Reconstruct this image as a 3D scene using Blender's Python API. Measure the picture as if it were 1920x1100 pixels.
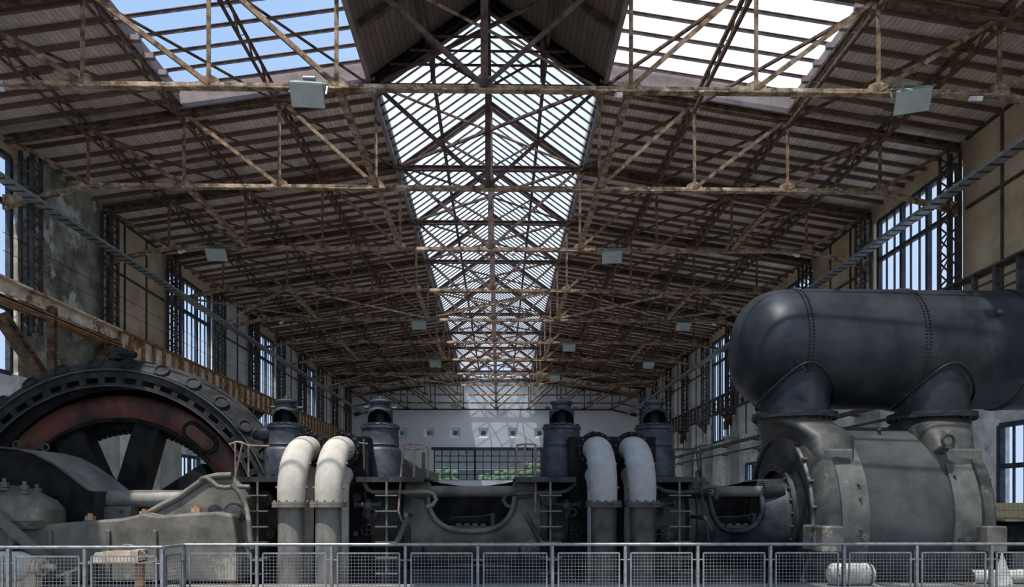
import bpy, bmesh, math, random
from mathutils import Vector, Matrix
random.seed(7)
PI = math.pi
SC = bpy.context.scene
COL = SC.collection
for o in list(bpy.data.objects): bpy.data.objects.remove(o)

# ---------------------------------------------------------------- camera, sky, sun, exposure
E = 1.65                      # eye height; floor is z = 0
F = 1350.0                    # focal length in pixels of the 1920 frame
YAW = math.radians(-1.0)
HOR = 940.0                   # horizon row
cam = bpy.data.cameras.new('camera'); camo = bpy.data.objects.new('camera', cam); COL.objects.link(camo)
camo.location = (0, 0, E); camo.rotation_euler = (PI/2, 0, YAW)
cam.sensor_width = 36; cam.lens = 36*F/1920; cam.shift_y = (HOR-550)/1920; cam.clip_end = 400
SC.camera = camo
vs = SC.view_settings
vs.view_transform = 'Standard'; vs.look = 'None'; vs.gamma = 1; vs.use_curve_mapping = False; vs.exposure = 0.1

SUN_DIR = Vector((.17, .33, -1)).normalized()
w = bpy.data.worlds.new('sky'); SC.world = w; w.use_nodes = True
nt = w.node_tree; N = nt.nodes; L = nt.links
N.clear()
out = N.new('ShaderNodeOutputWorld'); bg = N.new('ShaderNodeBackground'); L.new(bg.outputs[0], out.inputs[0])
tc = N.new('ShaderNodeTexCoord'); sep = N.new('ShaderNodeSeparateXYZ'); L.new(tc.outputs['Generated'], sep.inputs[0])
rz = N.new('ShaderNodeValToRGB'); L.new(sep.outputs[2], rz.inputs[0])
e = rz.color_ramp.elements
e[0].position = 0.0; e[0].color = (.30, .31, .30, 1)
e[1].position = 1.0; e[1].color = (.46, .66, 1.0, 1)
x = e.new(.02); x.color = (.66, .80, .96, 1)
x = e.new(.35); x.color = (.50, .69, .96, 1)
x = e.new(.60); x.color = (.46, .66, .97, 1)
# thin high cloud, whiter to the right hand side of the hall
nz = N.new('ShaderNodeTexNoise'); nz.inputs['Scale'].default_value = 1.6; nz.inputs['Detail'].default_value = 5
L.new(tc.outputs['Generated'], nz.inputs['Vector'])
ad = N.new('ShaderNodeMath'); ad.operation = 'MULTIPLY_ADD'; L.new(sep.outputs[0], ad.inputs[0]); ad.inputs[1].default_value = .9
L.new(nz.outputs[0], ad.inputs[2])
cr = N.new('ShaderNodeValToRGB'); L.new(ad.outputs[0], cr.inputs[0])
cr.color_ramp.elements[0].position = .35; cr.color_ramp.elements[0].color = (0, 0, 0, 1)
cr.color_ramp.elements[1].position = .95; cr.color_ramp.elements[1].color = (1, 1, 1, 1)
mx = N.new('ShaderNodeMixRGB'); L.new(cr.outputs[0], mx.inputs[0]); L.new(rz.outputs[0], mx.inputs[1]); mx.inputs[2].default_value = (.64, .78, .97, 1)
# the sky is brighter on the sun's side, behind the camera
vm = N.new('ShaderNodeVectorMath'); vm.operation = 'DOT_PRODUCT'; L.new(tc.outputs['Generated'], vm.inputs[0])
vm.inputs[1].default_value = Vector((-.25, -.8, .62)).normalized()
br = N.new('ShaderNodeMapRange'); br.interpolation_type = 'SMOOTHSTEP'
L.new(vm.outputs['Value'], br.inputs[0]); br.inputs[1].default_value = .15; br.inputs[2].default_value = .95
br.inputs[3].default_value = 1.0; br.inputs[4].default_value = 1.25
L.new(mx.outputs[0], bg.inputs[0]); L.new(br.outputs[0], bg.inputs[1])
sun = bpy.data.lights.new('sun', 'SUN'); sun.energy = 8.5; sun.color = (1, .90, .76); sun.angle = math.radians(.5)
suno = bpy.data.objects.new('sun', sun); COL.objects.link(suno); suno.location = (-10, -12, 40)
suno.rotation_euler = SUN_DIR.to_track_quat('-Z', 'Y').to_euler()

# ---------------------------------------------------------------- helpers
FW = Vector((-math.sin(YAW), math.cos(YAW), 0)); RT = Vector((math.cos(YAW), math.sin(YAW), 0))
def W(px, py, Y):
    """world point seen at a pixel of the photograph, on the plane y = Y"""
    r = FW + RT*((px-960)/F) + Vector((0, 0, (HOR-py)/F))
    r = r*(Y/r.y)
    return Vector((r.x, r.y, r.z+E))
def V(*a): return Vector(a)

class MB:
    def __init__(s): s.v = []; s.f = []; s.sm = []
    def add(s, vs_, fs, smooth=False):
        n = len(s.v); s.v += [tuple(p) for p in vs_]
        s.f += [tuple(n+i for i in f) for f in fs]; s.sm += [smooth]*len(fs); return s
    def box(s, c, d, R=None):
        c = Vector(c); d = Vector(d)/2; vv = []
        for i in (-1, 1):
            for j in (-1, 1):
                for k in (-1, 1):
                    p = Vector((i*d.x, j*d.y, k*d.z))
                    vv.append(c+(R @ p if R else p))
        return s.add(vv, [(0, 1, 3, 2), (4, 6, 7, 5), (0, 4, 5, 1), (2, 3, 7, 6), (0, 2, 6, 4), (1, 5, 7, 3)])
    def bx(s, x0, x1, y0, y1, z0, z1): return s.box(((x0+x1)/2, (y0+y1)/2, (z0+z1)/2), (x1-x0, y1-y0, z1-z0))
    def sect(s, p, q, poly, up=(0, 0, 1), smooth=False):
        """extrude a 2D polygon [(side, up)] from p to q"""
        p = Vector(p); q = Vector(q); t = (q-p).normalized(); u = Vector(up)
        if abs(t.dot(u)) > .98: u = Vector((0, 1, 0)) if abs(t.y) < .9 else Vector((1, 0, 0))
        a = t.cross(u).normalized(); b = a.cross(t).normalized(); n = len(poly)
        vv = [p+a*i+b*j for i, j in poly]+[q+a*i+b*j for i, j in poly]
        fs = [(i, (i+1) % n, n+(i+1) % n, n+i) for i in range(n)]+[tuple(range(n-1, -1, -1)), tuple(range(n, 2*n))]
        return s.add(vv, fs, smooth)
    def bar(s, p, q, w_, h=None, up=(0, 0, 1)):
        h = h or w_; w_ /= 2; h /= 2
        return s.sect(p, q, [(-w_, -h), (w_, -h), (w_, h), (-w_, h)], up)
    def tee(s, p, q, w_, h, t=.02, up=(0, 0, 1), flip=1):
        """T section, flange down (flip=1)"""
        w2 = w_/2; g = t/2; h2 = h/2*flip; t_ = t*flip
        return s.sect(p, q, [(-w2, -h2), (w2, -h2), (w2, -h2+t_), (g, -h2+t_), (g, h2), (-g, h2), (-g, -h2+t_), (-w2, -h2+t_)], up)
    def ell(s, p, q, a=.09, t=.014, up=(0, 0, 1)):
        return s.sect(p, q, [(-a/2, -a/2), (a/2, -a/2), (a/2, -a/2+t), (-a/2+t, -a/2+t), (-a/2+t, a/2), (-a/2, a/2)], up)
    def beam(s, p, q, w_, h, t=.02, up=(0, 0, 1)):
        a, b = w_/2, h/2; g = t/2
        return s.sect(p, q, [(-a, -b), (a, -b), (a, -b+t), (g, -b+t), (g, b-t), (a, b-t), (a, b), (-a, b), (-a, b-t), (-g, b-t), (-g, -b+t), (-a, -b+t)], up)
    def cyl(s, p, q, r, r2=None, n=16, smooth=True): return s.tube([p, q], [r, r if r2 is None else r2], n, smooth)
    def tube(s, pts, r, n=12, smooth=True, closed=False):
        pts = [Vector(p) for p in pts]; m = len(pts)
        rr = r if isinstance(r, (list, tuple)) else [r]*m
        T = []
        for i in range(m):
            a = pts[(i-1) % m] if (closed or i) else pts[0]; b = pts[(i+1) % m] if (closed or i < m-1) else pts[-1]
            T.append((b-a).normalized())
        u = Vector((0, 0, 1)) if abs(T[0].z) < .9 else Vector((1, 0, 0))
        a = T[0].cross(u).normalized(); vv = []
        for i in range(m):
            a = (a-T[i]*a.dot(T[i])).normalized(); b = T[i].cross(a)
            vv += [pts[i]+(a*math.cos(2*PI*k/n)+b*math.sin(2*PI*k/n))*rr[i] for k in range(n)]
        fs = []
        for i in range(m if closed else m-1):
            j = (i+1) % m
            fs += [(i*n+k, i*n+(k+1) % n, j*n+(k+1) % n, j*n+k) for k in range(n)]
        s.add(vv, fs, smooth)
        if not closed:
            s.add(vv[:n], [tuple(range(n-1, -1, -1))]); s.add(vv[-n:], [tuple(range(n))])
        return s
    def lathe(s, prof, o, ax=(0, 0, 1), n=48, a0=0, a1=2*PI, smooth=True, skip=None):
        """prof [(r, t)] turned about axis ax through o; skip(angle, t) drops a face"""
        o = Vector(o); ax = Vector(ax).normalized()
        u = Vector((0, 0, 1)) if abs(ax.z) < .9 else Vector((1, 0, 0))
        a = (u-ax*u.dot(ax)).normalized(); b = ax.cross(a); m = len(prof); full = abs(a1-a0-2*PI) < 1e-6
        k_ = n if full else n+1; vv = []
        for k in range(k_):
            th = a0+(a1-a0)*k/n; d = a*math.cos(th)+b*math.sin(th)
            vv += [o+d*r+ax*t for r, t in prof]
        fs = []
        for k in range(n):
            j = (k+1) % k_
            for i in range(m-1):
                if skip and skip(a0+(a1-a0)*(k+.5)/n, (prof[i][1]+prof[i+1][1])/2): continue
                fs.append((k*m+i, k*m+i+1, j*m+i+1, j*m+i))
        return s.add(vv, fs, smooth)
    def prism(s, poly, y0, y1):
        """polygon [(x, z)] extruded along y"""
        n = len(poly); vv = [(x, y0, z) for x, z in poly]+[(x, y1, z) for x, z in poly]
        return s.add(vv, [(i, (i+1) % n, n+(i+1) % n, n+i) for i in range(n)]+[tuple(range(n-1, -1, -1)), tuple(range(n, 2*n))])
    def prismx(s, poly, x0, x1):
        n = len(poly); vv = [(x0, y, z) for y, z in poly]+[(x1, y, z) for y, z in poly]
        return s.add(vv, [(i, (i+1) % n, n+(i+1) % n, n+i) for i in range(n)]+[tuple(range(n-1, -1, -1)), tuple(range(n, 2*n))])
    def loft(s, rings, smooth=True):
        n = len(rings[0]); vv = [p for r in rings for p in r]; fs = []
        for i in range(len(rings)-1): fs += [(i*n+k, i*n+(k+1) % n, (i+1)*n+(k+1) % n, (i+1)*n+k) for k in range(n)]
        s.add(vv, fs, smooth); s.add(rings[0], [tuple(range(n-1, -1, -1))]); s.add(rings[-1], [tuple(range(n))]); return s
    def ball(s, c, r, sc=(1, 1, 1), n=12):
        c = Vector(c); rings = []
        for i in range(1, n//2+2):
            ph = -PI/2+PI*i/(n//2+2)
            rings.append([c+Vector((math.cos(ph)*math.cos(2*PI*k/n)*r*sc[0], math.cos(ph)*math.sin(2*PI*k/n)*r*sc[1], math.sin(ph)*r*sc[2])) for k in range(n)])
        return s.loft(rings)
    def hexn(s, p, ax, r, h):
        p = Vector(p); ax = Vector(ax).normalized(); return s.tube([p, p+ax*h], r, 6, False)
    def build(s, name, mat, parent=None, bevel=0, sharp=35):
        off = OFF.get(parent.name, Vector((0, 0, 0))) if parent else Vector((0, 0, 0))
        me = bpy.data.meshes.new(name); me.from_pydata([tuple(Vector(p)-off) for p in s.v] if off.length else s.v, [], s.f)
        me.polygons.foreach_set('use_smooth', s.sm)
        bm = bmesh.new(); bm.from_mesh(me); bmesh.ops.recalc_face_normals(bm, faces=bm.faces); bm.to_mesh(me); bm.free()
        me.materials.append(mat); me.update()
        if any(s.sm): me.set_sharp_from_angle(angle=math.radians(sharp))
        o = bpy.data.objects.new(name, me); COL.objects.link(o)
        if parent:
            o.parent = parent; OFF[o.name] = off
        if bevel:
            b = o.modifiers.new('bevel', 'BEVEL'); b.width = bevel; b.segments = 2; b.limit_method = 'ANGLE'; b.angle_limit = math.radians(40)
        return o
    def each(s, name, mat, parent=None, **k):
        """one object per separate piece"""
        par = {}
        def find(a):
            while par[a] != a: par[a] = par[par[a]]; a = par[a]
            return a
        key = [(round(p[0], 4), round(p[1], 4), round(p[2], 4)) for p in s.v]
        for q in key: par.setdefault(q, q)
        for f in s.f:
            a = find(key[f[0]])
            for i in f[1:]:
                b = find(key[i])
                if a != b: par[b] = a
        grp = {}
        for fi, f in enumerate(s.f): grp.setdefault(find(key[f[0]]), []).append(fi)
        out_ = []
        for fl in grp.values():
            m_ = MB(); mp = {}
            for fi in fl:
                for i in s.f[fi]:
                    if i not in mp: mp[i] = len(m_.v); m_.v.append(s.v[i])
                m_.f.append(tuple(mp[i] for i in s.f[fi])); m_.sm.append(s.sm[fi])
            out_.append(m_.build(name, mat, parent, **k))
        return out_
OFF = {}
def tag(o, label=None, cat=None, group=None, kind=None):
    if label: o['label'] = label
    if cat: o['category'] = cat
    if group: o['group'] = group
    if kind: o['kind'] = kind
    return o
def thing(name, label, cat, loc=(0, 0, 0), group=None):
    o = bpy.data.objects.new(name, None); COL.objects.link(o); o.location = loc; o.empty_display_size = .1; OFF[o.name] = Vector(loc)
    return tag(o, label, cat, group)
KIDS = {}
def copy_tree(o, parent=None):
    c = o.copy(); COL.objects.link(c)
    if parent: c.parent = parent
    for ch in list(o.children): copy_tree(ch, c)
    return c
def moved(o, d, label):
    c = copy_tree(o); c.location = o.location+Vector(d); c['label'] = label; return c
def struct(mb, name, mat, parent=None, **k):
    o = mb.build(name, mat, parent, **k)
    if not parent: o['kind'] = 'structure'
    return o

# ---------------------------------------------------------------- materials
def mat(name, c1, c2, scale=3, rough=.7, metal=0, bump=.15, c3=None, f3=.62, stretch=(1, 1, 1), detail=8, lo=.38, hi=.62, fine=None, spec=None):
    m = bpy.data.materials.new(name); m.use_nodes = True; n = m.node_tree.nodes; l = m.node_tree.links
    b = n['Principled BSDF']; b.inputs['Roughness'].default_value = rough; b.inputs['Metallic'].default_value = metal
    b.inputs['Specular IOR Level'].default_value = spec if spec is not None else .3
    tc = n.new('ShaderNodeTexCoord'); mp = n.new('ShaderNodeMapping'); mp.inputs['Scale'].default_value = stretch
    l.new(tc.outputs['Object'], mp.inputs[0])
    nz = n.new('ShaderNodeTexNoise'); nz.inputs['Scale'].default_value = scale; nz.inputs['Detail'].default_value = detail; nz.inputs['Roughness'].default_value = .65
    l.new(mp.outputs[0], nz.inputs['Vector'])
    cr = n.new('ShaderNodeValToRGB'); l.new(nz.outputs[0], cr.inputs[0])
    cr.color_ramp.elements[0].position = lo; cr.color_ramp.elements[0].color = (*c1, 1)
    cr.color_ramp.elements[1].position = hi; cr.color_ramp.elements[1].color = (*c2, 1)
    col = cr.outputs[0]
    if c3:
        n2 = n.new('ShaderNodeTexNoise'); n2.inputs['Scale'].default_value = scale*.45; n2.inputs['Detail'].default_value = 10; n2.inputs['Roughness'].default_value = .72
        l.new(mp.outputs[0], n2.inputs['Vector'])
        r2 = n.new('ShaderNodeValToRGB'); l.new(n2.outputs[0], r2.inputs[0])
        r2.color_ramp.elements[0].position = f3-.03; r2.color_ramp.elements[0].color = (0, 0, 0, 1)
        r2.color_ramp.elements[1].position = f3+.03; r2.color_ramp.elements[1].color = (1, 1, 1, 1)
        mx = n.new('ShaderNodeMixRGB'); l.new(r2.outputs[0], mx.inputs[0]); l.new(col, mx.inputs[1]); mx.inputs[2].default_value = (*c3, 1); col = mx.outputs[0]
    l.new(col, b.inputs['Base Color'])
    if bump:
        bp = n.new('ShaderNodeBump'); bp.inputs['Strength'].default_value = bump; bp.inputs['Distance'].default_value = .02
        l.new(nz.outputs[0], bp.inputs['Height']); l.new(bp.outputs[0], b.inputs['Normal'])
    return m
M = {}
M['truss'] = mat('rusty_truss_paint', (.10, .058, .034), (.46, .335, .23), 4, .8, 0, .2, (.62, .54, .44), .59)
M['truss_dark'] = mat('dark_weathered_steel', (.045, .028, .02), (.20, .12, .075), 4, .8, 0, .2)
M['lantern_steel'] = mat('brown_lantern_steel', (.05, .035, .035), (.15, .095, .08), 4, .8)
M['col_steel'] = mat('blackened_column_steel', (.03, .03, .035), (.10, .085, .075), 4, .7)
M['girder'] = mat('flaking_girder_paint', (.46, .34, .22), (.80, .70, .55), 2.2, .85, 0, .3, (.22, .09, .05), .56)
M['girder_rust'] = mat('rusted_girder_edge', (.16, .075, .03), (.42, .24, .11), 6, .85, 0, .3)
M['rafter'] = mat('brown_rafter_timber', (.12, .075, .06), (.20, .13, .105), 4, .85, 0, .1, stretch=(.3, 3, 1))
M['fascia'] = mat('grey_mauve_fascia_board', (.20, .16, .16), (.30, .25, .25), 2, .8)
M['plaster'] = mat('peeling_white_plaster', (.50, .50, .49), (.86, .86, .85), 1.6, .9, 0, .3, (.24, .22, .19), .62)
M['old_panel'] = mat('mottled_green_grey_plaster', (.13, .125, .095), (.36, .35, .29), 1.3, .9, 0, .3, (.62, .64, .62), .59)
M['tan_panel'] = mat('tan_wall_panel', (.42, .32, .21), (.62, .49, .34), .9, .9, 0, .1, (.80, .72, .60), .64)
M['grey_panel'] = mat('grey_wall_panel', (.50, .50, .51), (.66, .66, .66), .9, .9, 0, .08)
M['end_wall'] = mat('pale_end_wall_paint', (.74, .79, .86), (.86, .90, .95), .35, .9, 0, .05)
M['floor'] = mat('worn_concrete_floor', (.36, .35, .33), (.52, .50, .47), 1.4, .85)
M['dark_floor'] = mat('dark_screed_floor', (.07, .068, .065), (.13, .125, .12), 1.4, .8)
M['kerb'] = mat('dirty_kerb_concrete', (.10, .095, .09), (.22, .21, .19), 2.2, .85)
M['pilaster'] = mat('beige_pier_concrete', (.34, .32, .28), (.52, .50, .45), 1.2, .9, 0, .2, (.70, .69, .66), .64)
M['pit'] = mat('oily_pit_concrete', (.08, .075, .07), (.16, .15, .14), 1.4, .85)
M['iron'] = mat('dusty_grey_cast_iron', (.060, .056, .050), (.175, .162, .138), 1.8, .65, .1, .15, (.34, .30, .25), .62, lo=.34, hi=.68)
M['iron_dark'] = mat('dark_machine_iron', (.014, .016, .019), (.048, .050, .054), 2.5, .5, .3, .12, (.09, .09, .09), .66, spec=0.2)
M['iron_mid'] = mat('dull_machine_iron', (.030, .030, .031), (.085, .082, .076), 2.0, .55, .25, .12, (.14, .125, .105), .63)
M['tank'] = mat('blue_black_boiler_plate', (.012, .015, .022), (.038, .040, .046), 1.1, .45, .3, .06, (.075, .075, .075), .64)
M['drum'] = mat('gunmetal_drum_sheet', (.048, .049, .051), (.095, .095, .095), .9, .45, .35, .05, (.13, .13, .128), .66)
M['tower'] = mat('blue_black_valve_iron', (.016, .020, .028), (.055, .060, .072), 3, .5, .25, .1, (.13, .13, .14), .64)
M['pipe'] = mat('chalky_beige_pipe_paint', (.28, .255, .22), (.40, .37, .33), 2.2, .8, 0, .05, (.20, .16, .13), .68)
M['pipe_shaded'] = mat('shaded_pipe_paint', (.22, .215, .21), (.31, .305, .30), 2.2, .7, .05, .05, (.15, .14, .135), .68)  # darker copy of the pipe paint for the elbows out of the sun
M['pipe_low'] = mat('stained_lower_pipe', (.085, .08, .075), (.20, .18, .155), 2.0, .7, .1, .12, (.30, .16, .09), .58, stretch=(2, 2, .5))
M['band_iron'] = mat('grey_band_iron', (.075, .074, .068), (.145, .14, .13), 2.2, .55, .2, .12, (.20, .19, .17), .64)
M['dark_nut'] = mat('dark_rusty_nut', (.06, .035, .025), (.13, .08, .06), 8, .7, .1)
M['post'] = mat('brown_rusted_truss_bar', (.07, .04, .025), (.30, .195, .12), 5, .8, 0, .2, (.46, .37, .28), .62)
M['nut'] = mat('rusty_nut', (.26, .12, .06), (.48, .29, .17), 8, .7, .1)
M['rust_rod'] = mat('rusted_rod', (.12, .08, .06), (.27, .20, .16), 8, .7, .1)
M['red_rim'] = mat('worn_oxide_red_rim', (.020, .008, .007), (.105, .030, .020), 1.6, .5, .2, .1, (.075, .045, .028), .54)
M['stator'] = mat('dusty_black_stator_iron', (.008, .009, .011), (.036, .036, .038), 1.8, .8, .1, .1, (.06, .058, .054), .66, spec=.2)
M['black'] = mat('black_iron_and_shade', (.006, .006, .007), (.018, .018, .018), 3, .6, .1, .1, spec=0.06)  # black iron; also stands in for shade inside the engine openings
M['light_cover'] = mat('dusty_sheet_cover', (.14, .13, .12), (.24, .225, .205), 1.6, .6, .2, .04)
M['galv'] = mat('galvanised_steel', (.17, .18, .195), (.27, .28, .30), 12, .42, .5, .03)
M['white'] = mat('dirty_white_enamel', (.30, .28, .25), (.52, .50, .46), 3, .7, 0, .1, (.14, .11, .08), .60)
M['tile'] = mat('yellow_wall_tile', (.72, .58, .30), (.86, .72, .42), 5, .4)
M['lamp_body'] = mat('green_grey_lamp_housing', (.16, .20, .18), (.26, .30, .28), 6, .5, .2)
M['lamp_glass'] = mat('frosted_lamp_glass', (.36, .40, .39), (.46, .50, .49), 2, .25)
M['plastic'] = mat('white_lamp_plastic', (.70, .70, .68), (.80, .80, .78), 3, .4)
M['red_dot'] = mat('red_marker', (.5, .03, .04), (.6, .04, .05), 3, .5)
M['yellow'] = mat('ochre_bracket_paint', (.36, .26, .08), (.55, .42, .16), 6, .7)
M['leaf'] = mat('garden_foliage', (.02, .06, .015), (.09, .17, .05), 3, .8, 0, .3)
M['tray'] = mat('zinc_cable_tray', (.26, .28, .30), (.40, .42, .44), 8, .5, .5, .02)
M['wframe'] = mat('blue_black_window_steel', (.02, .028, .05), (.07, .075, .095), 5, .6)
M['crate'] = mat('faded_tan_box', (.34, .25, .18), (.52, .41, .31), 5, .8)

def planks(name, c1, c2, c3):
    """boards running along y, seams every 13 cm across x"""
    m = bpy.data.materials.new(name); m.use_nodes = True; n = m.node_tree.nodes; l = m.node_tree.links
    b = n['Principled BSDF']; b.inputs['Roughness'].default_value = .85
    tc = n.new('ShaderNodeTexCoord'); sp = n.new('ShaderNodeSeparateXYZ'); l.new(tc.outputs['Object'], sp.inputs[0])
    mu = n.new('ShaderNodeMath'); mu.operation = 'MULTIPLY'; mu.inputs[1].default_value = 1/.13; l.new(sp.outputs[0], mu.inputs[0])
    fl = n.new('ShaderNodeMath'); fl.operation = 'FLOOR'; l.new(mu.outputs[0], fl.inputs[0])
    fr = n.new('ShaderNodeMath'); fr.operation = 'FRACT'; l.new(mu.outputs[0], fr.inputs[0])
    yy = n.new('ShaderNodeMath'); yy.operation = 'MULTIPLY'; yy.inputs[1].default_value = 1/2.1; l.new(sp.outputs[1], yy.inputs[0])
    fy = n.new('ShaderNodeMath'); fy.operation = 'FLOOR'; l.new(yy.outputs[0], fy.inputs[0])
    cb = n.new('ShaderNodeCombineXYZ'); l.new(fl.outputs[0], cb.inputs[0]); l.new(fy.outputs[0], cb.inputs[1])
    wn = n.new('ShaderNodeTexWhiteNoise'); l.new(cb.outputs[0], wn.inputs['Vector'])
    cr = n.new('ShaderNodeValToRGB'); l.new(wn.outputs['Value'], cr.inputs[0])
    cr.color_ramp.elements[0].color = (*c1, 1); cr.color_ramp.elements[1].color = (*c2, 1)
    gt = n.new('ShaderNodeMath'); gt.operation = 'LESS_THAN'; gt.inputs[1].default_value = .10; l.new(fr.outputs[0], gt.inputs[0])
    mx = n.new('ShaderNodeMixRGB'); l.new(gt.outputs[0], mx.inputs[0]); l.new(cr.outputs[0], mx.inputs[1]); mx.inputs[2].default_value = (*c3, 1)
    nz = n.new('ShaderNodeTexNoise'); nz.inputs['Scale'].default_value = .5; nz.inputs['Detail'].default_value = 6; l.new(tc.outputs['Object'], nz.inputs['Vector'])
    m2 = n.new('ShaderNodeMixRGB'); m2.blend_type = 'MULTIPLY'; m2.inputs[0].default_value = .55; l.new(mx.outputs[0], m2.inputs[1]); l.new(nz.outputs[0], m2.inputs[2])
    l.new(m2.outputs[0], b.inputs['Base Color']); return m
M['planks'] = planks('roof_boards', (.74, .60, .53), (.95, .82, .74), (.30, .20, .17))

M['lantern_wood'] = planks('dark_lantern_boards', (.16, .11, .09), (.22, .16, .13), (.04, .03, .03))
def glass(name, tint, milk=0.0, gloss=.04):
    m = bpy.data.materials.new(name); m.use_nodes = True; n = m.node_tree.nodes; l = m.node_tree.links; n.clear()
    o = n.new('ShaderNodeOutputMaterial'); t = n.new('ShaderNodeBsdfTransparent'); t.inputs[0].default_value = (*tint, 1)
    tl = n.new('ShaderNodeBsdfTranslucent'); tl.inputs[0].default_value = (.9, .95, 1, 1)
    g = n.new('ShaderNodeBsdfGlossy'); g.inputs['Roughness'].default_value = .1
    a = n.new('ShaderNodeMixShader'); a.inputs[0].default_value = milk; l.new(t.outputs[0], a.inputs[1]); l.new(tl.outputs[0], a.inputs[2])
    b = n.new('ShaderNodeMixShader'); b.inputs[0].default_value = gloss; l.new(a.outputs[0], b.inputs[1]); l.new(g.outputs[0], b.inputs[2])
    l.new(b.outputs[0], o.inputs[0]); return m
M['glass'] = glass('clear_window_glass', (.93, .96, 1))
M['glass_milky'] = glass('milky_skylight_glass', (.90, .95, 1), .22)
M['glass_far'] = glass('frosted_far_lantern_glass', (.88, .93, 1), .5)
M['glass_lantern'] = glass('hazy_lantern_glass', (.88, .93, 1), .16)

# ---------------------------------------------------------------- hall
XC = -.33; HW = 13.8; XL = XC-HW; XR = XC+HW
Y0, Y1 = 5.7, 70.7; BAY = 5.0
TY = [10.7+BAY*i for i in range(13)]          # truss lines; TY[1] = 15.7 is the nearest one in view
def ztop(dx): return E+12.4-.155*abs(dx)      # top chord of the trusses
def zroof(dx): return ztop(dx)+.30

# floors
struct(MB().bx(XL-.3, XR+.3, -3, 11.3, -.3, 0), 'floor', M['dark_floor'])
f2 = struct(MB().bx(XL-.3, XR+.3, 19.0, Y1+.3, -.3, 0), 'floor', M['floor'])
struct(MB().bx(XL-.3, XR+.3, 11.3, 19.0, -4.0, -3.75), 'floor', M['pit'])
PL = .23   # top of the machine foundation
fd = MB().bx(XL+.6, XR-.4, 11.75, 12.45, -3.75, PL)
tag(fd.build('foundation_kerb', M['kerb'], bevel=.03), 'long low concrete foundation kerb running along the front of the engine', 'foundation')
fd = MB().bx(XL+.6, XR-.4, 17.9, 18.6, -3.75, PL-.1)
tag(fd.build('foundation_kerb', M['kerb'], bevel=.03), 'concrete foundation kerb behind the flywheel and cylinders', 'foundation')

# side walls: solid bays and window bays
WZ0, WZ1 = E+3.7, E+9.95
WINL = {0, 1, 4, 6, 8}; WINR = {0, 2, 4, 6}      # bay i lies between 10.7+5i and 15.7+5i
TYR = TY; TYL = list(TY); TYL[2] = 21.4
def wall(side):
    X = XL if side == 'left' else XR; sg = -1 if side == 'left' else 1
    wins = WINL if side == 'left' else WINR
    TY = TYL if side == 'left' else TYR
    low = MB(); mats = {}
    def seg(y0, y1, z0, z1, key): mats.setdefault(key, MB()).bx(min(X, X+sg*.3), max(X, X+sg*.3), y0, y1, z0, z1)
    bays = [(Y0, TY[0], -1)]+[(TY[i], TY[i+1], i) for i in range(12)]
    zt = zroof(HW)+.02
    for y0, y1, i in bays:
        lowwin = (i in (1, 3, 5, 7)) if side == 'right' else (i in (2, 4, 6))
        if lowwin and y1-y0 > 4:
            a, b = y0+1.5, y1-1.5
            seg(y0, a, 0, WZ0, 'plaster'); seg(b, y1, 0, WZ0, 'plaster'); seg(a, b, 0, 1.5, 'plaster'); seg(a, b, 3.7, WZ0, 'plaster')
        else: seg(y0, y1, 0, WZ0, 'plaster')
        if i in wins:
            seg(y0, y1, WZ1, zt+.1, 'tan_panel')
        else:
            key = 'tan_panel'
            if side == 'left' and i == 2: key = 'old_panel'
            if i >= 5: key = 'grey_panel'
            seg(y0, y1, WZ0, zt+.1, key)
    if side == 'right':
        pass
    base = struct(mats['plaster'], 'wall_'+side, M['plaster'])
    for k, mb in mats.items():
        if k != 'plaster': mb.build('wall_panel', M[k], base)
    # pilasters, sills and dark panel joints
    pl = MB(); jt = MB(); xi = X-sg*.001
    for i, y in enumerate(TY if side == 'right' else TY[3:]): (pl.bx(min(X, X-sg*.5), max(X, X-sg*.5), y-.42, y+.42, 0, E+3.6), pl.bx(min(X, X-sg*.62), max(X, X-sg*.62), y-.5, y+.5, E+3.6, E+3.75), pl.bx(min(X, X-sg*.3), max(X, X-sg*.3), y-.3, y+.3, E+3.75, E+4.85))
    pl.each('pilaster', M['pilaster'], base, bevel=.02)
    for y0, y1, i in bays:
        if i in wins or y1-y0 < 4.9: continue
        if i >= 0:
            for q in ((1.67, 3.33) if not (side == 'left' and i == 2) else ()):
                jt.bx(min(X, X-sg*.05), max(X, X-sg*.05), y0+q-.035, y0+q+.035, WZ0, zt-.1)
            for z in (E+6.3, E+8.45, zt-.15): jt.bx(min(X, X-sg*.06), max(X, X-sg*.06), y0+.2, y1-.2, z-.04, z+.04)
    jt.each('panel_joint', M['col_steel'], base)
    return base
wall('left'); wall('right')

wn = [0]
def window(name_n, x0, y0, y1, z0, z1, sg, nv=3, sub=2, zt=(.78, .3)):
    g = MB().bx(x0+sg*.10, x0+sg*.11, y0, y1, z0, z1)
    o = struct(g, 'window_%d' % name_n, M['glass'])
    f = MB(); xx = x0+sg*.06
    for k in range(nv+1):
        y = y0+(y1-y0)*k/nv; f.box((xx, y, (z0+z1)/2), (.14, .15 if k in (0, nv) else .13, z1-z0))
        if k < nv:
            for j in range(1, sub+1):
                yy = y+(y1-y0)/nv*j/(sub+1); f.box((xx, yy, (z0+z1)/2), (.06, .04, z1-z0))
    for t in (0, 1)+tuple(zt):
        f.box((xx, (y0+y1)/2, z0+(z1-z0)*t), (.13, y1-y0, .13))
    f.build('window_frame', M['wframe'], o)
    return o
for i in sorted(WINL): wn[0] += 1; window(wn[0], XL, TYL[i]+.3, TYL[i+1]-.3, WZ0, WZ1, -1)
for i in sorted(WINR): wn[0] += 1; window(wn[0], XR, TY[i]+.3, TY[i+1]-.3, WZ0, WZ1, 1)
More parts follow.
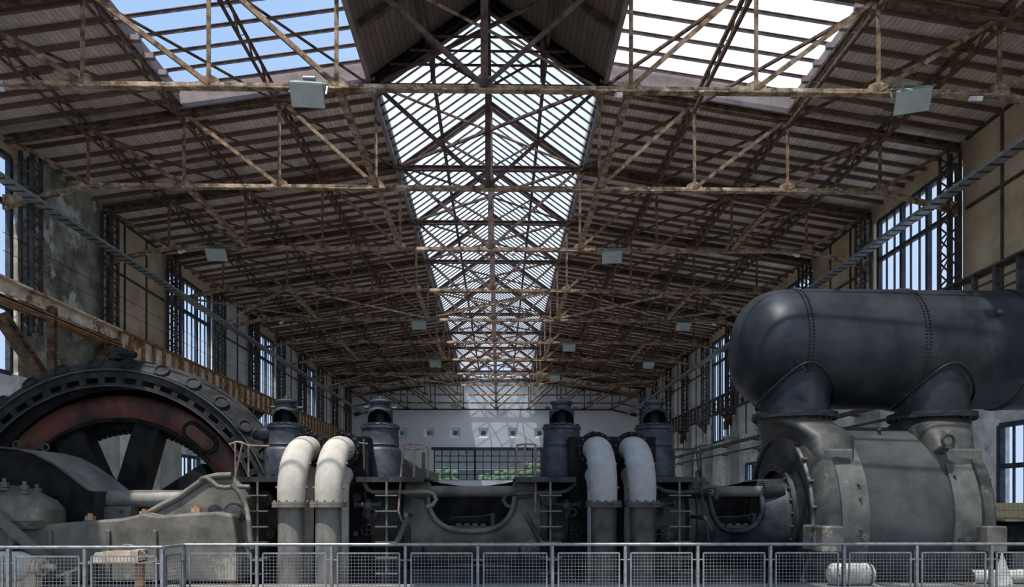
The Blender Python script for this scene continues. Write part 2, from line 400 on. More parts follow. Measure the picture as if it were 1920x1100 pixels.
for i in (2, 4, 6): wn[0] += 1; window(wn[0], XL, TY[i]+1.5, TY[i+1]-1.5, 1.5, 3.7, -1, 2, 1, (.5,))
for i in (1, 3, 5, 7): wn[0] += 1; window(wn[0], XR, TY[i]+1.5, TY[i+1]-1.5, 1.5, 3.7, 1, 2, 1, (.5,))

# yellow tiled dado with a ledge at the right wall
t = MB()
for k in range(24):
    for r in range(3): t.bx(XR-.10, XR-.02, 15.95+k*.17, 15.95+k*.17+.16, E-.62+r*.2, E-.62+r*.2+.19)
td = thing('tiled_dado', 'strip of yellow glazed tiles with a pale ledge along the right wall', 'tiles', (XR-.1, 18, 0))
t.build('tile_field', M['tile'], td); MB().bx(XR-.75, XR-.02, 15.9, 20.1, 0, E-.62).build('ledge', M['white'], td, bevel=.02)

# end wall with deep square niches and a wide gridded window
def end_wall():
    ye = Y1; nich = [753, 804, 853, 906, 962, 1012, 1112]
    xs = [W(p, 811, ye).x for p in nich]; zn = W(900, 811, ye).z; hs = .50
    bx0, bx1 = W(813, 0, ye).x, W(1122, 0, ye).x; bz1 = W(900, 843, ye).z; bz0 = W(900, 900, ye).z
    m = MB(); T = .5
    m.bx(XL, bx0, ye, ye+T, 0, bz1); m.bx(bx1, XR, ye, ye+T, 0, bz1); m.bx(bx0, bx1, ye, ye+T, 0, bz0)
    m.bx(XL, XR, ye, ye+T, bz1, zn-hs); m.bx(XL, XR, ye, ye+T, zn+hs, E+9.0)
    ed = [XL]+[v for x in xs for v in (x-hs, x+hs)]+[XR]
    for a, b in zip(ed[0::2], ed[1::2]): m.bx(a, b, ye, ye+T, zn-hs, zn+hs)
    # gable above the last truss
    m.prism([(XL, E+9), (XR, E+9), (XR, zroof(HW)), (XC+3.3, zroof(3.3)), (XC-3.3, zroof(3.3)), (XL, zroof(HW))], ye, ye+T)
    wl = struct(m, 'wall_back', M['end_wall'])
    sp = MB(); 
    for x in xs:   # splayed reveals
        a, b = hs, .23; o = [(-a, -a), (a, -a), (a, a), (-a, a)]; i_ = [(-b, -b), (b, -b), (b, b), (-b, b)]
        vv = [(x+p, ye, zn+q) for p, q in o]+[(x+p, ye+.45, zn+q) for p, q in i_]
        sp.add(vv, [(k, (k+1) % 4, 4+(k+1) % 4, 4+k) for k in range(4)])
    sp.each('niche_reveal', M['end_wall'], wl)
    for x in xs:
        wn[0] += 1
        o = struct(MB().bx(x-.23, x+.23, ye+.44, ye+.45, zn-.23, zn+.23), 'window_%d' % wn[0], M['glass'])
        MB().bx(x-.25, x+.25, ye+.40, ye+.44, zn-.03, zn+.03).bx(x-.03, x+.03, ye+.40, ye+.44, zn-.25, zn+.25).build('window_frame', M['wframe'], o)
    wn[0] += 1
    g = struct(MB().bx(bx0, bx1, ye+.2, ye+.21, bz0, bz1), 'window_%d' % wn[0], M['glass'])
    f = MB(); nx = 20
    for k in range(nx+1): f.box((bx0+(bx1-bx0)*k/nx, ye+.12, (bz0+bz1)/2), (.08 if k % 5 else .2, .12, bz1-bz0))
    for k in range(6): f.box(((bx0+bx1)/2, ye+.12, bz0+(bz1-bz0)*k/5), (bx1-bx0, .12, .08))
    f.box(((bx0+bx1)/2, ye+.05, bz1+.12), (bx1-bx0+.4, .3, .25))
    f.build('window_frame', M['wframe'], g)
    # lantern gable
    wn[0] += 1
    g = struct(MB().prism([(XC-3.3, E+11.9), (XC+3.3, E+11.9), (XC, E+14.3)], ye+.05, ye+.06), 'window_%d' % wn[0], M['glass'])
    f = MB()
    for k in range(-4, 5):
        x = k*.75; zt = E+14.3-abs(x)*2.4/3.3; f.bar((XC+x, ye, E+11.9), (XC+x, ye, zt), .06)
    f.bar((XC-3.3, ye, E+11.9), (XC+3.3, ye, E+11.9), .15); f.bar((XC-2.2, ye, E+12.75), (XC+2.2, ye, E+12.75), .07)
    for s in (-1, 1): f.bar((XC+s*3.3, ye, E+11.9), (XC, ye, E+14.3), .14)
    f.build('window_frame', M['lantern_steel'], g)
end_wall()
# garden behind the back window
for k, (x, r, z) in enumerate([(-5.6, 1.6, 2.6), (-1.5, 1.3, 2.2), (.8, 1.6, 2.6), (3.4, 1.9, 3.0), (-3.4, 1.1, 1.6)]):
    b = MB()
    for q in range(60):
        a = random.uniform(0, 2*PI); c = random.uniform(-.7, 1); rr = r*random.uniform(.6, 1)
        b.ball((x+rr*math.cos(a)*math.sqrt(max(0, 1-c*c)), 77+rr*math.sin(a)*.8, z+1.0+rr*c), r*.2, n=6)
    lab = ['leftmost green bush outside the gridded back window', 'low bush left of centre outside the back window', 'green bush right of centre outside the back window', 'tall rightmost bush outside the gridded back window', 'smallest bush outside the back window'][k]
    t = thing('garden_bush', lab, 'bush', (x, 77, 0), 'bushes outside the back window')
    b.build('foliage', M['leaf'], t); MB().cyl((x, 77, -.2), (x, 77, z+.5), .12, n=8).build('stem', M['rafter'], t)
struct(MB().bx(-60, 60, Y1+.5, 130, -.5, -.1), 'ground', M['leaf'])
nb = thing('added_dark_building', 'dark low building added outside to darken the view through the gridded back window', 'building', (0, 90, 0))
MB().bx(-22, 22, 90, 98, -.1, 12).build('wall', M['iron_dark'], nb)  # dark mass added to block bright sky behind the back windows
q = MB()
for k in range(9): q.bx(-18+k*4.2, -15.6+k*4.2, 89.9, 90, 2.5+(k%3)*.4, 5.2)
q.each('window', M['glass'], nb)
q = MB().bx(-22.3, 22.3, 89.6, 98.4, 12, 12.3); q.build('roof', M['truss_dark'], nb)
MB().bx(-22, 22, 89.5, 90, 5.6, 5.9).build('canopy', M['galv'], nb)

# roof slopes: boards and rafters; skylights in the near bays
SKY1 = 20.55
def slope(sg, name):
    m = MB()
    def strip(d0, d1, y0, y1):
        p = [(XC+sg*d0, zroof(d0)), (XC+sg*d1, zroof(d1)), (XC+sg*d1, zroof(d1)+.10), (XC+sg*d0, zroof(d0)+.10)]
        m.prism(p, y0, y1)
    strip(8.85, HW+.5, Y0, SKY1); strip(3.2, HW+.5, SKY1, Y1+.3)
    c = struct(m, name, M['planks'])
    def raft(da, db, y):
        h = .06
        r = MB(); r.sect((XC+sg*da, y, zroof(da)-h), (XC+sg*db, y, zroof(db)-h), [(-.04, -h), (.04, -h), (.04, h), (-.04, h)])
        return r
    n = 0; y = 13.6
    while y < 66 and n < 98:
        near = y < SKY1
        j = random.choice([5.95, 8.65]) if not near else 11.35
        d0 = 8.85 if near else 3.25
        r = raft(d0, j+.3, y)
        if not near or True:
            y2 = y+random.choice([-.085, .085]); r2 = raft(j-.3 if not near else 11.0, HW, y2); r.v_n = len(r.v)
            k = len(r.v); r.v += r2.v; r.f += [tuple(k+i for i in f) for f in r2.f]; r.sm += r2.sm
        r.build('rafter', M['rafter'], c)
        y += .68 if y < 45 else .85; n += 1
    return c
slope(-1, 'ceiling_left'); slope(1, 'ceiling_right')
# fascia closing the end of the raised skylights
for sg, nm in ((-1, 'trim_1'), (1, 'trim_2')):
    def zg(d): return E+11.68+.147*(8.65-d)
    p = [(XC+sg*8.85, ztop(8.85)+.05), (XC+sg*3.2, ztop(3.2)+.05), (XC+sg*3.2, zg(3.2)+.05), (XC+sg*8.85, zg(8.85)+.05)]
    struct(MB().prism(p, SKY1-.06, SKY1+.02), nm, M['fascia'])
    # side kerb board of the skylight with stub rafter ends
    q = MB().bx(min(XC+sg*8.75, XC+sg*8.85), max(XC+sg*8.75, XC+sg*8.85), Y0, SKY1, zroof(8.8)-.12, zg(8.8)+.05)
    for k in range(20): q.box((XC+sg*8.62, 6.3+k*.72, zroof(8.8)+.02), (.28, .13, .13))
    struct(q, 'trim_3' if sg < 0 else 'trim_4', M['fascia'])
    # each bay of glass
    for b in range(3):
        ya, yb = Y0+b*5, min(Y0+b*5+5, SKY1)
        wn[0] += 1
        g = MB().prism([(XC+sg*8.85, zg(8.85)), (XC+sg*3.3, zg(3.3)), (XC+sg*3.3, zg(3.3)+.012), (XC+sg*8.85, zg(8.85)+.012)], ya, yb)
        g = struct(g, 'window_%d' % wn[0], M['glass'] if sg < 0 else M['glass_milky'])
        f = MB(); y = ya+.3
        while y < yb:
            f.tee((XC+sg*8.8, y, zg(8.8)-.05), (XC+sg*3.25, y, zg(3.25)-.05), .055, .09, .02, flip=-1); y += .72
        f.each('glazing_bar', M['lantern_steel'], g)

# lantern: boarded near bays, glazed beyond; ridge and purlins
def zl(d): return E+14.42-abs(d)*2.42/3.35
for sg, nm in ((-1, 'ceiling_lantern_left'), (1, 'ceiling_lantern_right')):
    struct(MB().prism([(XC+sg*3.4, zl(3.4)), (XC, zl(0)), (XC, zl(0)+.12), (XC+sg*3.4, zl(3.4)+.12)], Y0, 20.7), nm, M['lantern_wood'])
    for b in range(10):
        ya, yb = 20.7+b*5, 25.7+b*5; wn[0] += 1
        g = MB().prism([(XC+sg*3.4, zl(3.4)), (XC, zl(0)), (XC, zl(0)+.012), (XC+sg*3.4, zl(3.4)+.012)], ya, yb)
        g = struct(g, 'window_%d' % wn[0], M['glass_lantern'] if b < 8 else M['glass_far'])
        f = MB()
        for k in range(10):
            y = ya+.25+k*.5; f.tee((XC+sg*3.38, y, zl(3.38)-.035), (XC+sg*.05, y, zl(.05)-.035), .035, .06, .014, flip=-1)
        f.each('glazing_bar', M['lantern_steel'], g)
    kb = MB().bx(min(XC+sg*3.3, XC+sg*3.42), max(XC+sg*3.3, XC+sg*3.42), Y0, Y1, ztop(3.3)-.02, zl(3.35)+.04)
    struct(kb, 'trim_5' if sg < 0 else 'trim_6', M['fascia'])
rb = thing('ridge_beam', 'long dark steel ridge beam under the peak of the glazed lantern', 'beam', (XC, Y0, E+14.2))
MB().beam((XC, 13, zl(0)-.2), (XC, Y1, zl(0)-.2), .12, .2).build('beam', M['lantern_steel'], rb)
for sg, s in ((-1, 'left'), (1, 'right')):
    p = thing('lantern_purlin', 'long steel purlin halfway up the %s slope of the glazed lantern' % s, 'beam', (XC+sg*1.7, Y0, E+13))
    MB().beam((XC+sg*1.7, 13, zl(1.7)-.17), (XC+sg*1.7, Y1, zl(1.7)-.17), .1, .16).build('beam', M['lantern_steel'], p)

lf = thing('gable_screen', 'dark barred steel frame closing the boarded part of the lantern in front of the glazing', 'frame', (XC, 20.4, E+12))
q = MB()
for z in (12.35, 12.75, 13.15):
    hw = (14.42-z)/2.42*3.35-.1; q.bar((XC-hw, 20.4, E+z), (XC+hw, 20.4, E+z), .05, .05)
for sx in (-1.55, 1.55): q.bar((XC+sx, 20.4, E+11.9), (XC+sx, 20.4, zl(1.55)-.1), .12, .12)
q.each('frame_bar', M['lantern_steel'], lf)
for sx in (-1, 1):
    MB().beam((XC+sx*3.35, 20.55, zl(3.35)-.14), (XC, 20.55, zl(0)-.14), .3, .22, .03).build('gable_rafter', M['black'], lf)
    MB().beam((XC+sx*3.2, 18.2, zl(3.2)-.14), (XC, 18.2, zl(0)-.14), .14, .16, .03).build('gable_rafter', M['lantern_steel'], lf)
# ---------------------------------------------------------------- roof trusses
XN = [3.2, 5.95, 8.65, 11.35]
def truss():
    t = thing('roof_truss', 'nearest rusty steel roof truss, its bottom chord crossing the top of the photo', 'truss', (XC, TY[1], 0), 'steel roof trusses')
    y = TY[1]; zb = E+9
    def P(d, z): return (XC+d, y, z)
    tp = [(d, ztop(d)) for d in XN]+[(13.55, ztop(13.55))]
    bt = [(0, zb)]+[(d, zb) for d in XN]+[(13.5, zb-.5)]
    b = MB(); b.tee(P(-11.35, zb), P(11.35, zb), .17, .14, .03)
    for s in (-1, 1): b.tee(P(s*11.35, zb), P(s*13.5, zb-.5), .19, .14, .03)
    b.build('bottom_chord', M['truss'], t)
    for s in (-1, 1):
        MB().beam(P(s*13.7, ztop(13.7)), P(s*3.2, ztop(3.2)), .20, .20, .03).build('top_chord', M['truss_dark'], t)
        MB().beam(P(s*3.3, zl(3.3)-.25), P(0, zl(0)-.25), .16, .18, .03).build('lantern_rafter', M['lantern_steel'], t)
        MB().ell(P(0, E+11.9), P(s*1.7, zl(1.7)-.3), .07).build('lantern_strut', M['lantern_steel'], t)
        for k in range(5):
            a = tp[k] if k < 5 else None; q = bt[k]
            MB().ell(P(s*tp[k][0], tp[k][1]), P(s*q[0], q[1]+.03), .10, .03, up=(0, 1, 0)).build('diagonal', M['post'] if k else M['lantern_steel'], t)
        for k in range(4):
            MB().tee(P(s*XN[k], zb), P(s*XN[k], ztop(XN[k])), .09, .09, .02, up=(0, 1, 0)).build('post', M['post'], t)
        g = MB()
        for d in XN: 
            c = V(*P(s*d, zb)); g.prism([(c.x-.28, zb-.05), (c.x+.28, zb-.05), (c.x+.2, zb+.14), (c.x+.02, zb+.24), (c.x-.2, zb+.14)], y-.035, y-.015)
            z2 = ztop(d); g.prism([(c.x-.22, z2+.02), (c.x+.22, z2+.02), (c.x+.12, z2-.25), (c.x-.12, z2-.25)], y-.035, y-.015)
        g.prism([(XC+s*13.75, zb-.72), (XC+s*12.9, zb-.45), (XC+s*12.9, zb-.3), (XC+s*13.75, zb-.3)], y-.06, y+.06)
        g.each('gusset_plate', M['truss'], t)
    MB().beam(P(-3.2, E+11.87), P(3.2, E+11.87), .16, .17, .025).build('lantern_tie', M['lantern_steel'], t)
    MB().beam(P(0, zb), P(0, zl(0)-.3), .16, .16, .025, up=(0, 1, 0)).build('king_post', M['lantern_steel'], t)
    MB().prism([(XC-.25, zb-.05), (XC+.25, zb-.05), (XC+.15, zb+.25), (XC-.15, zb+.25)], y-.04, y-.02).build('gusset_plate', M['truss'], t)
    return t
ORD = ['', 'nearest', 'second', 'third', 'fourth', 'fifth', 'sixth', 'seventh', 'eighth', 'ninth', 'tenth', 'eleventh', 'twelfth']
T1 = truss()
for i in range(2, 13):
    if i == 12: d = 55-.3
    else: d = BAY*(i-1)
    lab = 'rusty steel roof truss, %s from the camera along the hall' % ORD[i] if i < 12 else 'last dark roof truss, standing against the white back wall'
    c = moved(T1, (0, d, 0), lab)
    if i == 12:
        for ch in c.children: ch.material_slots[0].link = 'OBJECT'; ch.material_slots[0].material = M['col_steel']

# lattice purlins under the rafters, one long line per panel point
for sg, s in ((-1, 'left'), (1, 'right')):
    for d, pos in ((5.95, 'nearest the lantern'), (8.65, 'in the middle of the slope'), (11.35, 'nearest the side wall')):
        x = XC+sg*d; z = ztop(d); pr = thing('lattice_purlin', 'long rusty lattice purlin under the %s roof slope, %s' % (s, pos), 'beam', (x, 12, z))
        c = MB(); c.ell((x, 12, z+.12), (x, Y1, z+.12), .09, .02).ell((x, 12, z-.22), (x, Y1, z-.22), .09, .02); c.each('chord', M['truss_dark'], pr)
        l_ = MB(); y = 12.0; k = 0
        while y < Y1-1:
            l_.bar((x, y, z-.22 if k % 2 else z+.12), (x, y+.5, z+.12 if k % 2 else z-.22), .045, .02); y += .5; k += 1
        l_.build('lacing', M['truss_dark'], pr)
# longitudinal struts between bottom chords and wind bracing
def strut(d, a, b, lab):
    x = XC+d; z = E+9.05
    t = thing('longitudinal_strut', lab, 'strut', (x, TY[a], z), 'struts joining the bottom chords')
    MB().beam((x, TY[a], z), (x, TY[b], z), .15, .13, .02).build('strut_bar', M['truss'], t)
side = {-1: 'left', 1: 'right'}
for a in (1, 2, 4, 6, 8):
    for sg in (-1, 1):
        strut(sg*3.2, a, a+1, 'pale rusty strut on the %s side of the lantern, joining the %s and %s trusses' % (side[sg], ORD[a], ORD[a+1]))
for a in (2, 4, 6):
    for sg in (-1, 1):
        strut(sg*8.65, a, a+1, 'pale rusty strut far out under the %s slope, joining the %s and %s trusses' % (side[sg], ORD[a], ORD[a+1]))
for a in range(1, 12):
    z = E+11.95; b = min(a+1, 12)
    t = thing('wind_brace', 'crossed steel wind braces in the lantern opening between the %s and %s trusses' % (ORD[a], ORD[b]), 'brace', (XC, TY[a], z), 'crossed braces in the lantern')
    for s in (-1, 1):
        MB().ell((XC-s*3.2, TY[a], z), (XC+s*3.2, TY[b], z), .08, .02).build('brace_bar', M['truss'] if (s > 0 and a < 3) else M['lantern_steel'], t)
for a in range(1, 11):
    for sg in (-1, 1):
        t = thing('roof_brace', 'slanting steel braces under the %s roof slope between the %s and %s trusses' % (side[sg], ORD[a], ORD[a+1]), 'brace', (XC, TY[a], E+11), 'slanting roof plane braces')
        for k in range(3):
            d0, d1 = XN[k+1], XN[k]; MB().ell((XC+sg*d0, TY[a], ztop(d0)-.08), (XC+sg*d1, TY[a+1], ztop(d1)-.08), .07, .02).build('brace_bar', M['truss_dark'], t)
for a in (4, 8):
    for d0, d1, nm in ((-8.65, -3.2, 'left of the lantern'), (-3.2, 3.2, 'under the lantern'), (3.2, 8.65, 'right of the lantern'), (8.65, 13.4, 'by the right wall'), (-13.4, -8.65, 'by the left wall')):
        z = E+9.08
        t = thing('bottom_brace', 'crossed thin braces %s between the %s and %s trusses' % (nm, ORD[a], ORD[a+1]), 'brace', (XC+d0, TY[a], z), 'crossed braces at chord level')
        for p, q in (((d0, TY[a]), (d1, TY[a+1])), ((d1, TY[a]), (d0, TY[a+1]))):
            MB().ell((XC+p[0], p[1], z-(.4 if abs(p[0]) > 12 else 0)), (XC+q[0], q[1], z-(.4 if abs(q[0]) > 12 else 0)), .08, .02).build('brace_bar', M['truss'], t)

# laced steel columns on the side walls
def column():
    x = XL+.36; y = TY[1]
    c = thing('laced_column', '', 'column', (x, y, 0), 'laced steel wall columns')
    zt = ztop(HW)-.05; f = MB()
    for dx in (-.17, .17):
        for dy in (-.2, .2): f.ell((x+dx, y+dy, E+4.9), (x+dx, y+dy, zt), .09, .02)
    f.each('corner_angle', M['col_steel'], c)
    l_ = MB(); z = E+4.95; k = 0
    while z < zt-.4:
        a, b = (-.17, .17) if k % 2 else (.17, -.17)
        for dy in (-.22, .22): l_.bar((x+a, y+dy, z), (x+b, y+dy, z+.34), .05, .015, up=(0, 1, 0))
        a, b = (-.2, .2) if k % 2 else (.2, -.2)
        l_.bar((x+.19, y+a, z), (x+.19, y+b, z+.34), .05, .015, up=(1, 0, 0))
        z += .34; k += 1
    l_.build('lacing', M['col_steel'], c)
    return c
C1 = column(); C1['label'] = 'laced dark steel column on the left wall, first from the camera'
for i in range(2, 12):
    moved(C1, (0, 5*(i-1)+(.7 if i == 2 else 0), 0), 'laced dark steel column on the left wall, %s from the camera' % ORD[i])
for i in range(1, 12):
    c = copy_tree(C1); c['label'] = 'laced dark steel column on the right wall, %s from the camera' % ORD[i].replace('nearest', 'first')
    c.location = (XR-.36, TY[i], 0); c.rotation_euler = (0, 0, PI)

# crane girders
def girder(sg, s, y0, matk):
    xx = XC+sg*(HW-.95); x0, x1 = xx-.09, xx+.09; zt = E+5.9; zb = E+5.05
    g = thing('crane_girder', ('riveted plate crane girder along the left wall, cream paint flaking to rust' if matk else 'dark openwork crane girder running along the right wall'), 'girder', (xx, y0, zb))
    if matk: MB().bx(xx-.01, xx+.01, y0, 70.2, zb, zt).build('web_plate', M[matk], g)
    else:
        q = MB()
        for z in (zb+.28, zb+.56): q.bx(xx-.02, xx+.02, y0, 70.2, z-.025, z+.025)
        q.each('web_rail', M['col_steel'], g)
    mk2 = 'girder_rust' if matk else 'col_steel'
    MB().bx(xx-.16, xx+.16, y0, 70.2, zt, zt+.04).bx(xx-.16, xx+.16, y0, 70.2, zb-.04, zb).each('flange', M[mk2], g)
    for_ = MB(); y = y0+.1
    while y < 70: for_.bx(min(xx, xx-sg*.13), max(xx, xx-sg*.13), y-.05, y+.05, zb, zt); y += .82
    for_.each('stiffener', M[mk2], g)
    MB().bx(xx-.03, xx+.03, y0, 70.2, zt+.04, zt+.12).build('crane_rail', M['truss_dark'], g)
    br = MB()
    for i in range(1, 12):
        if TY[i] > y0: br.prism([(xx, zb-.04), (xx+sg*.7, zb-.04), (xx+sg*.7, zb-.8)], TY[i]-.12, TY[i]+.12)
    br.each('bracket', M['truss_dark'], g)
girder(-1, 'left', 25.0, 'girder'); girder(1, 'right', 12.0, None)
# left near lattice girder with braces, before the plate girder starts
lg = thing('lattice_girder', 'rusty lattice girder with deep top flange in front of the left windows', 'girder', (-13.2, 14, E+5))
xx = XC-HW+.95
MB().bx(xx-.22, xx+.22, 13, 25, E+5.86, E+5.92).bx(xx-.02, xx+.02, 13, 25, E+5.55, E+5.86).build('top_flange', M['girder'], lg)
MB().beam((xx+.1, 13, E+5.35), (xx+.1, 25, E+5.35), .3, .12, .03).beam((xx-.55, 13, E+5.5), (xx-.55, 25, E+5.5), .12, .12, .02).build('bottom_flange', M['girder_rust'], lg)
m = MB()
for k in range(16): m.bar((xx-.55, 13+k*.75, E+5.52), (xx+.1, 13+(k+1)*.75, E+5.40), .08, .03)
m.build('lacing', M['girder_rust'], lg)
for p, q, w_, ya, yb in (((0, 590), (85, 715), .3, 19.2, 20.4), ((98, 575), (98, 705), .2, 21.2, 21.2), ((218, 640), (165, 700), .22, 24.8, 23.2)):
    MB().beam(W(p[0], p[1], ya), W(q[0], q[1], yb), w_, w_, .03, up=(0, 1, 0)).build('brace', M['truss_dark'], lg)

# cable trays
for sg, s in ((-1, 'left'), (1, 'right')):
    x = XC+sg*(HW-1.05); z = E+8.45
    tr = thing('cable_tray', 'grey perforated cable tray hung along the %s wall under the truss ends' % s, 'cable tray', (x, 12, z))
    MB().bx(x-.16, x+.16, 12, 70, z, z+.012).bx(x-.17, x-.155, 12, 70, z, z+.09).bx(x+.155, x+.17, 12, 70, z, z+.09).build('channel', M['tray'], tr)
    c = MB()
    y = 12.2
    while y < 60: c.bx(x-.16, x+.16, y, y+.08, z-.012, z); y += .4
    c.build('tray_rib', M['col_steel'], tr)['kind'] = 'stuff'
    MB().cyl((x, 12, z+.05), (x, 69.8, z+.05), .03, n=8).build('cable', M['black'], tr)

# thin service wires along the left wall
for k, (z, dx) in enumerate(((E+7.4, .5), (E+6.9, .5))):
    tag(MB().cyl((XL+dx, 20, z), (XL+dx, 68, z-.15), .008, n=5).build('service_wire', M['black']), ['upper', 'lower'][k]+' thin black wire strung along the left wall panels', 'wire')

# ---------------------------------------------------------------- lamps hung on the chords
def floodlight(px, py, ti, lab, yaw=0, big=1.0):
    y = TY[ti]; p = W(px, py, y); z = E+9-.08; p.z = z
    h = .62*big; t = thing('floodlight', lab, 'lamp', (p.x, y-.1, z), 'floodlights on the trusses')
    R = Matrix.Rotation(yaw, 3, 'Z') @ Matrix.Rotation(math.radians(-38), 3, 'X')
    c = Vector((p.x, y-.28, z-.24*big))
    def T(v): return c+R @ Vector(v)
    b = MB(); a = .36*big; 
    vv = [T((i*a, j*.26*big, -.06)) for i, j in ((-1, -1), (1, -1), (1, 1), (-1, 1))]+[T((i*a*.8, j*.2*big, .16*big)) for i, j in ((-1, -1), (1, -1), (1, 1), (-1, 1))]
    b.add(vv, [(0, 1, 2, 3), (4, 5, 6, 7), (0, 1, 5, 4), (1, 2, 6, 5), (2, 3, 7, 6), (3, 0, 4, 7)])
    hs = b.build('housing', M['lamp_body'], t, bevel=.01)
    MB().box(T((0, 0, -.066)), (a*1.9, .48*big, .012), R).build('lens', M['lamp_glass'], hs)
    s = MB()
    for i in (-1, 1): s.bar(T((i*(a+.02), 0, .05)), (c.x+i*(a+.02), y-.1, z+.06), .035, .012)
    s.bar((c.x-a-.03, y-.1, z+.08), (c.x+a+.03, y-.1, z+.08), .05, .04); s.cyl((c.x-.12, y-.16, z+.16), (c.x+.14, y-.16, z+.16), .055, n=10)
    s.build('bracket', M['lamp_body'], t)
floodlight(583, 188, 1, 'large square floodlight under the nearest truss, left of centre', .1, 1.0)
floodlight(1697, 205, 1, 'large square floodlight under the nearest truss, far right', -.35, 1.0)
floodlight(412, 465, 3, 'floodlight under the third truss on the left side', .1)
floodlight(1145, 472, 3, 'floodlight hanging just right of the lantern on the third truss', -.1)
floodlight(787, 600, 5, 'floodlight left of the lantern on the fifth truss', 0)
floodlight(1278, 608, 5, 'floodlight under the right slope on the fifth truss', 0)
floodlight(1066, 634, 6, 'floodlight just right of the lantern on the sixth truss', 0)
floodlight(817, 664, 7, 'small white-faced floodlight left of the lantern on the seventh truss', 0)
floodlight(1214, 670, 7, 'floodlight under the right slope on the seventh truss', 0)
floodlight(1040, 694, 8, 'floodlight right of the lantern on the eighth truss', 0)
floodlight(853, 750, 11, 'farthest small white floodlight near the back wall', 0)
def emlight(px, py, ti, lab):
    y = TY[ti]; p = W(px, py, y); z = E+8.9
    t = thing('emergency_light', lab, 'lamp', (p.x, y, z), 'small white emergency lights on the trusses')
    MB().box((p.x, y-.13, z-.09), (.14, .34, .10), Matrix.Rotation(.5, 3, 'X')).build('casing', M['plastic'], t, bevel=.02)
    MB().box((p.x, y-.03, z+.02), (.05, .05, .08)).build('clip', M['galv'], t)
    MB().cyl((p.x, y-.22, z-.06), (p.x, y-.235, z-.05), .022, n=10).build('red_sticker', M['red_dot'], t)
emlight(1158, 184, 1, 'small white emergency light right of centre on the nearest truss')
emlight(1822, 190, 1, 'small white emergency light at the far right of the nearest truss')
emlight(343, 460, 3, 'small white emergency light at the left end of the third truss')
emlight(1490, 473, 3, 'small white emergency light at the right end of the third truss')
emlight(963, 468, 3, 'small white emergency light below the lantern on the third truss')
emlight(529, 597, 5, 'small white emergency light on the left of the fifth truss')
emlight(955, 601, 5, 'small white emergency light below the lantern on the fifth truss')
emlight(1337, 604, 5, 'small white emergency light on the right of the fifth truss')
emlight(2, 170, 1, 'small white emergency light cut by the left edge of the photo')

# service pipes and clutter low on the right wall
for k, (z, r, nm) in enumerate(((3.2, .09, 'thick'), (2.7, .05, 'thin'))):
    t = thing('wall_pipe', '%s dark service pipe running along the lower right wall' % nm, 'pipe', (XR-.75, 30, E+z))
    MB().cyl((XR-.75, 21, E+z), (XR-.75, 69, E+z), r, n=10).build('pipe_run', M['iron_mid'], t)
    q = MB()
    for i in range(3, 12): q.bx(XR-.8, XR-.45, TY[i]-.04, TY[i]+.04, E+z-r-.05, E+z-r)
    q.each('pipe_bracket', M['col_steel'], t)
for i, s_ in ((4, 'nearest'), (6, 'middle'), (8, 'farthest')):
    t = thing('hose_box', '%s small dark red box mounted on the right wall pilasters' % s_, 'box', (XR-.6, TY[i], E+3))
    MB().bx(XR-.66, XR-.5, TY[i]-.25, TY[i]+.25, E+4.1, E+4.6).build('box_body', M['red_rim'], t, bevel=.02)
    MB().bx(XR-.68, XR-.66, TY[i]-.2, TY[i]+.2, E+4.15, E+4.55).build('door', M['red_rim'], t)
# machine standing farther back in the hall
dm = thing('distant_machine', 'grey humped machine standing far behind the second valve tower', 'machine', (W(780, 900, 34).x, 34, 0))
pts = [W(x, y, 34) for x, y in ((700, 930), (700, 885), (722, 872), (745, 866), (762, 870), (775, 880), (792, 876), (812, 884), (818, 930))]
MB().prism([(p.x, p.z if p.z > 2.2 else 0) for p in pts], 34, 37).build('machine_body', M['iron'], dm, bevel=.1)
MB().cyl((pts[3].x, 33.6, E+1.4), (pts[3].x, 37.4, E+1.4), .7, n=24).build('machine_drum', M['iron_mid'], dm)
MB().box((pts[6].x, 34.5, E+1.9), (.15, .3, .9)).build('upright', M['rust_rod'], dm)
#MACHINES
# ---------------------------------------------------------------- generator: stator ring and rotor wheel
AZ = E-.40; AY = 15.0         # engine axis
def bolts(mb, c, ax, R, n, r=.03, h=.05, a0=0, a1=2*PI, hexa=True):
    c = Vector(c); ax = Vector(ax).normalized(); u = Vector((0, 0, 1)) if abs(ax.z) < .9 else Vector((1, 0, 0))
    a = (u-ax*u.dot(ax)).normalized(); b = ax.cross(a)
    for k in range(n):
        th = a0+(a1-a0)*k/n; p = c+(a*math.cos(th)+b*math.sin(th))*R
        mb.tube([p, p+ax*h], r, 6 if hexa else 8, not hexa)
    return mb
WY = 15.2; wc = W(205, 1003, WY); WX, WZc = wc.x, wc.z
st = thing('generator_stator', 'huge dusty black generator ring studded with round bosses at the left', 'machine', (WX, WY, WZc-3.8))
ax = (0, 1, 0)
pr = [(3.14, .75), (3.14, .62), (3.44, .62), (3.44, .02), (3.50, 0), (3.54, .05), (3.62, .12), (3.70, .26), (3.76, .45), (3.78, .70), (3.76, .95), (3.68, 1.15), (3.5, 1.3), (3.2, 1.3), (3.14, 1.2), (3.14, .75)]
MB().lathe(pr, (WX, WY, WZc), ax, 160).build('ring_casing', M['stator'], st)
MB().lathe([(2.86, 1.22), (3.3, 1.22), (3.3, 1.26), (2.86, 1.26), (2.86, 1.22)], (WX, WY, WZc), ax, 120).build('gap_shade_plate', M['black'], st)  # black annulus added so the gap around the rotor stays dark
sl = MB()
def ringpl(mb, r0, r1, y0, y1, n=160): mb.lathe([(r0, y0), (r1, y0), (r1, y1), (r0, y1), (r0, y0)], (WX, WY, WZc), ax, n)
ringpl(sl, 3.31, 3.44, .04, .11); ringpl(sl, 3.12, 3.195, .04, .11)
NS = 52
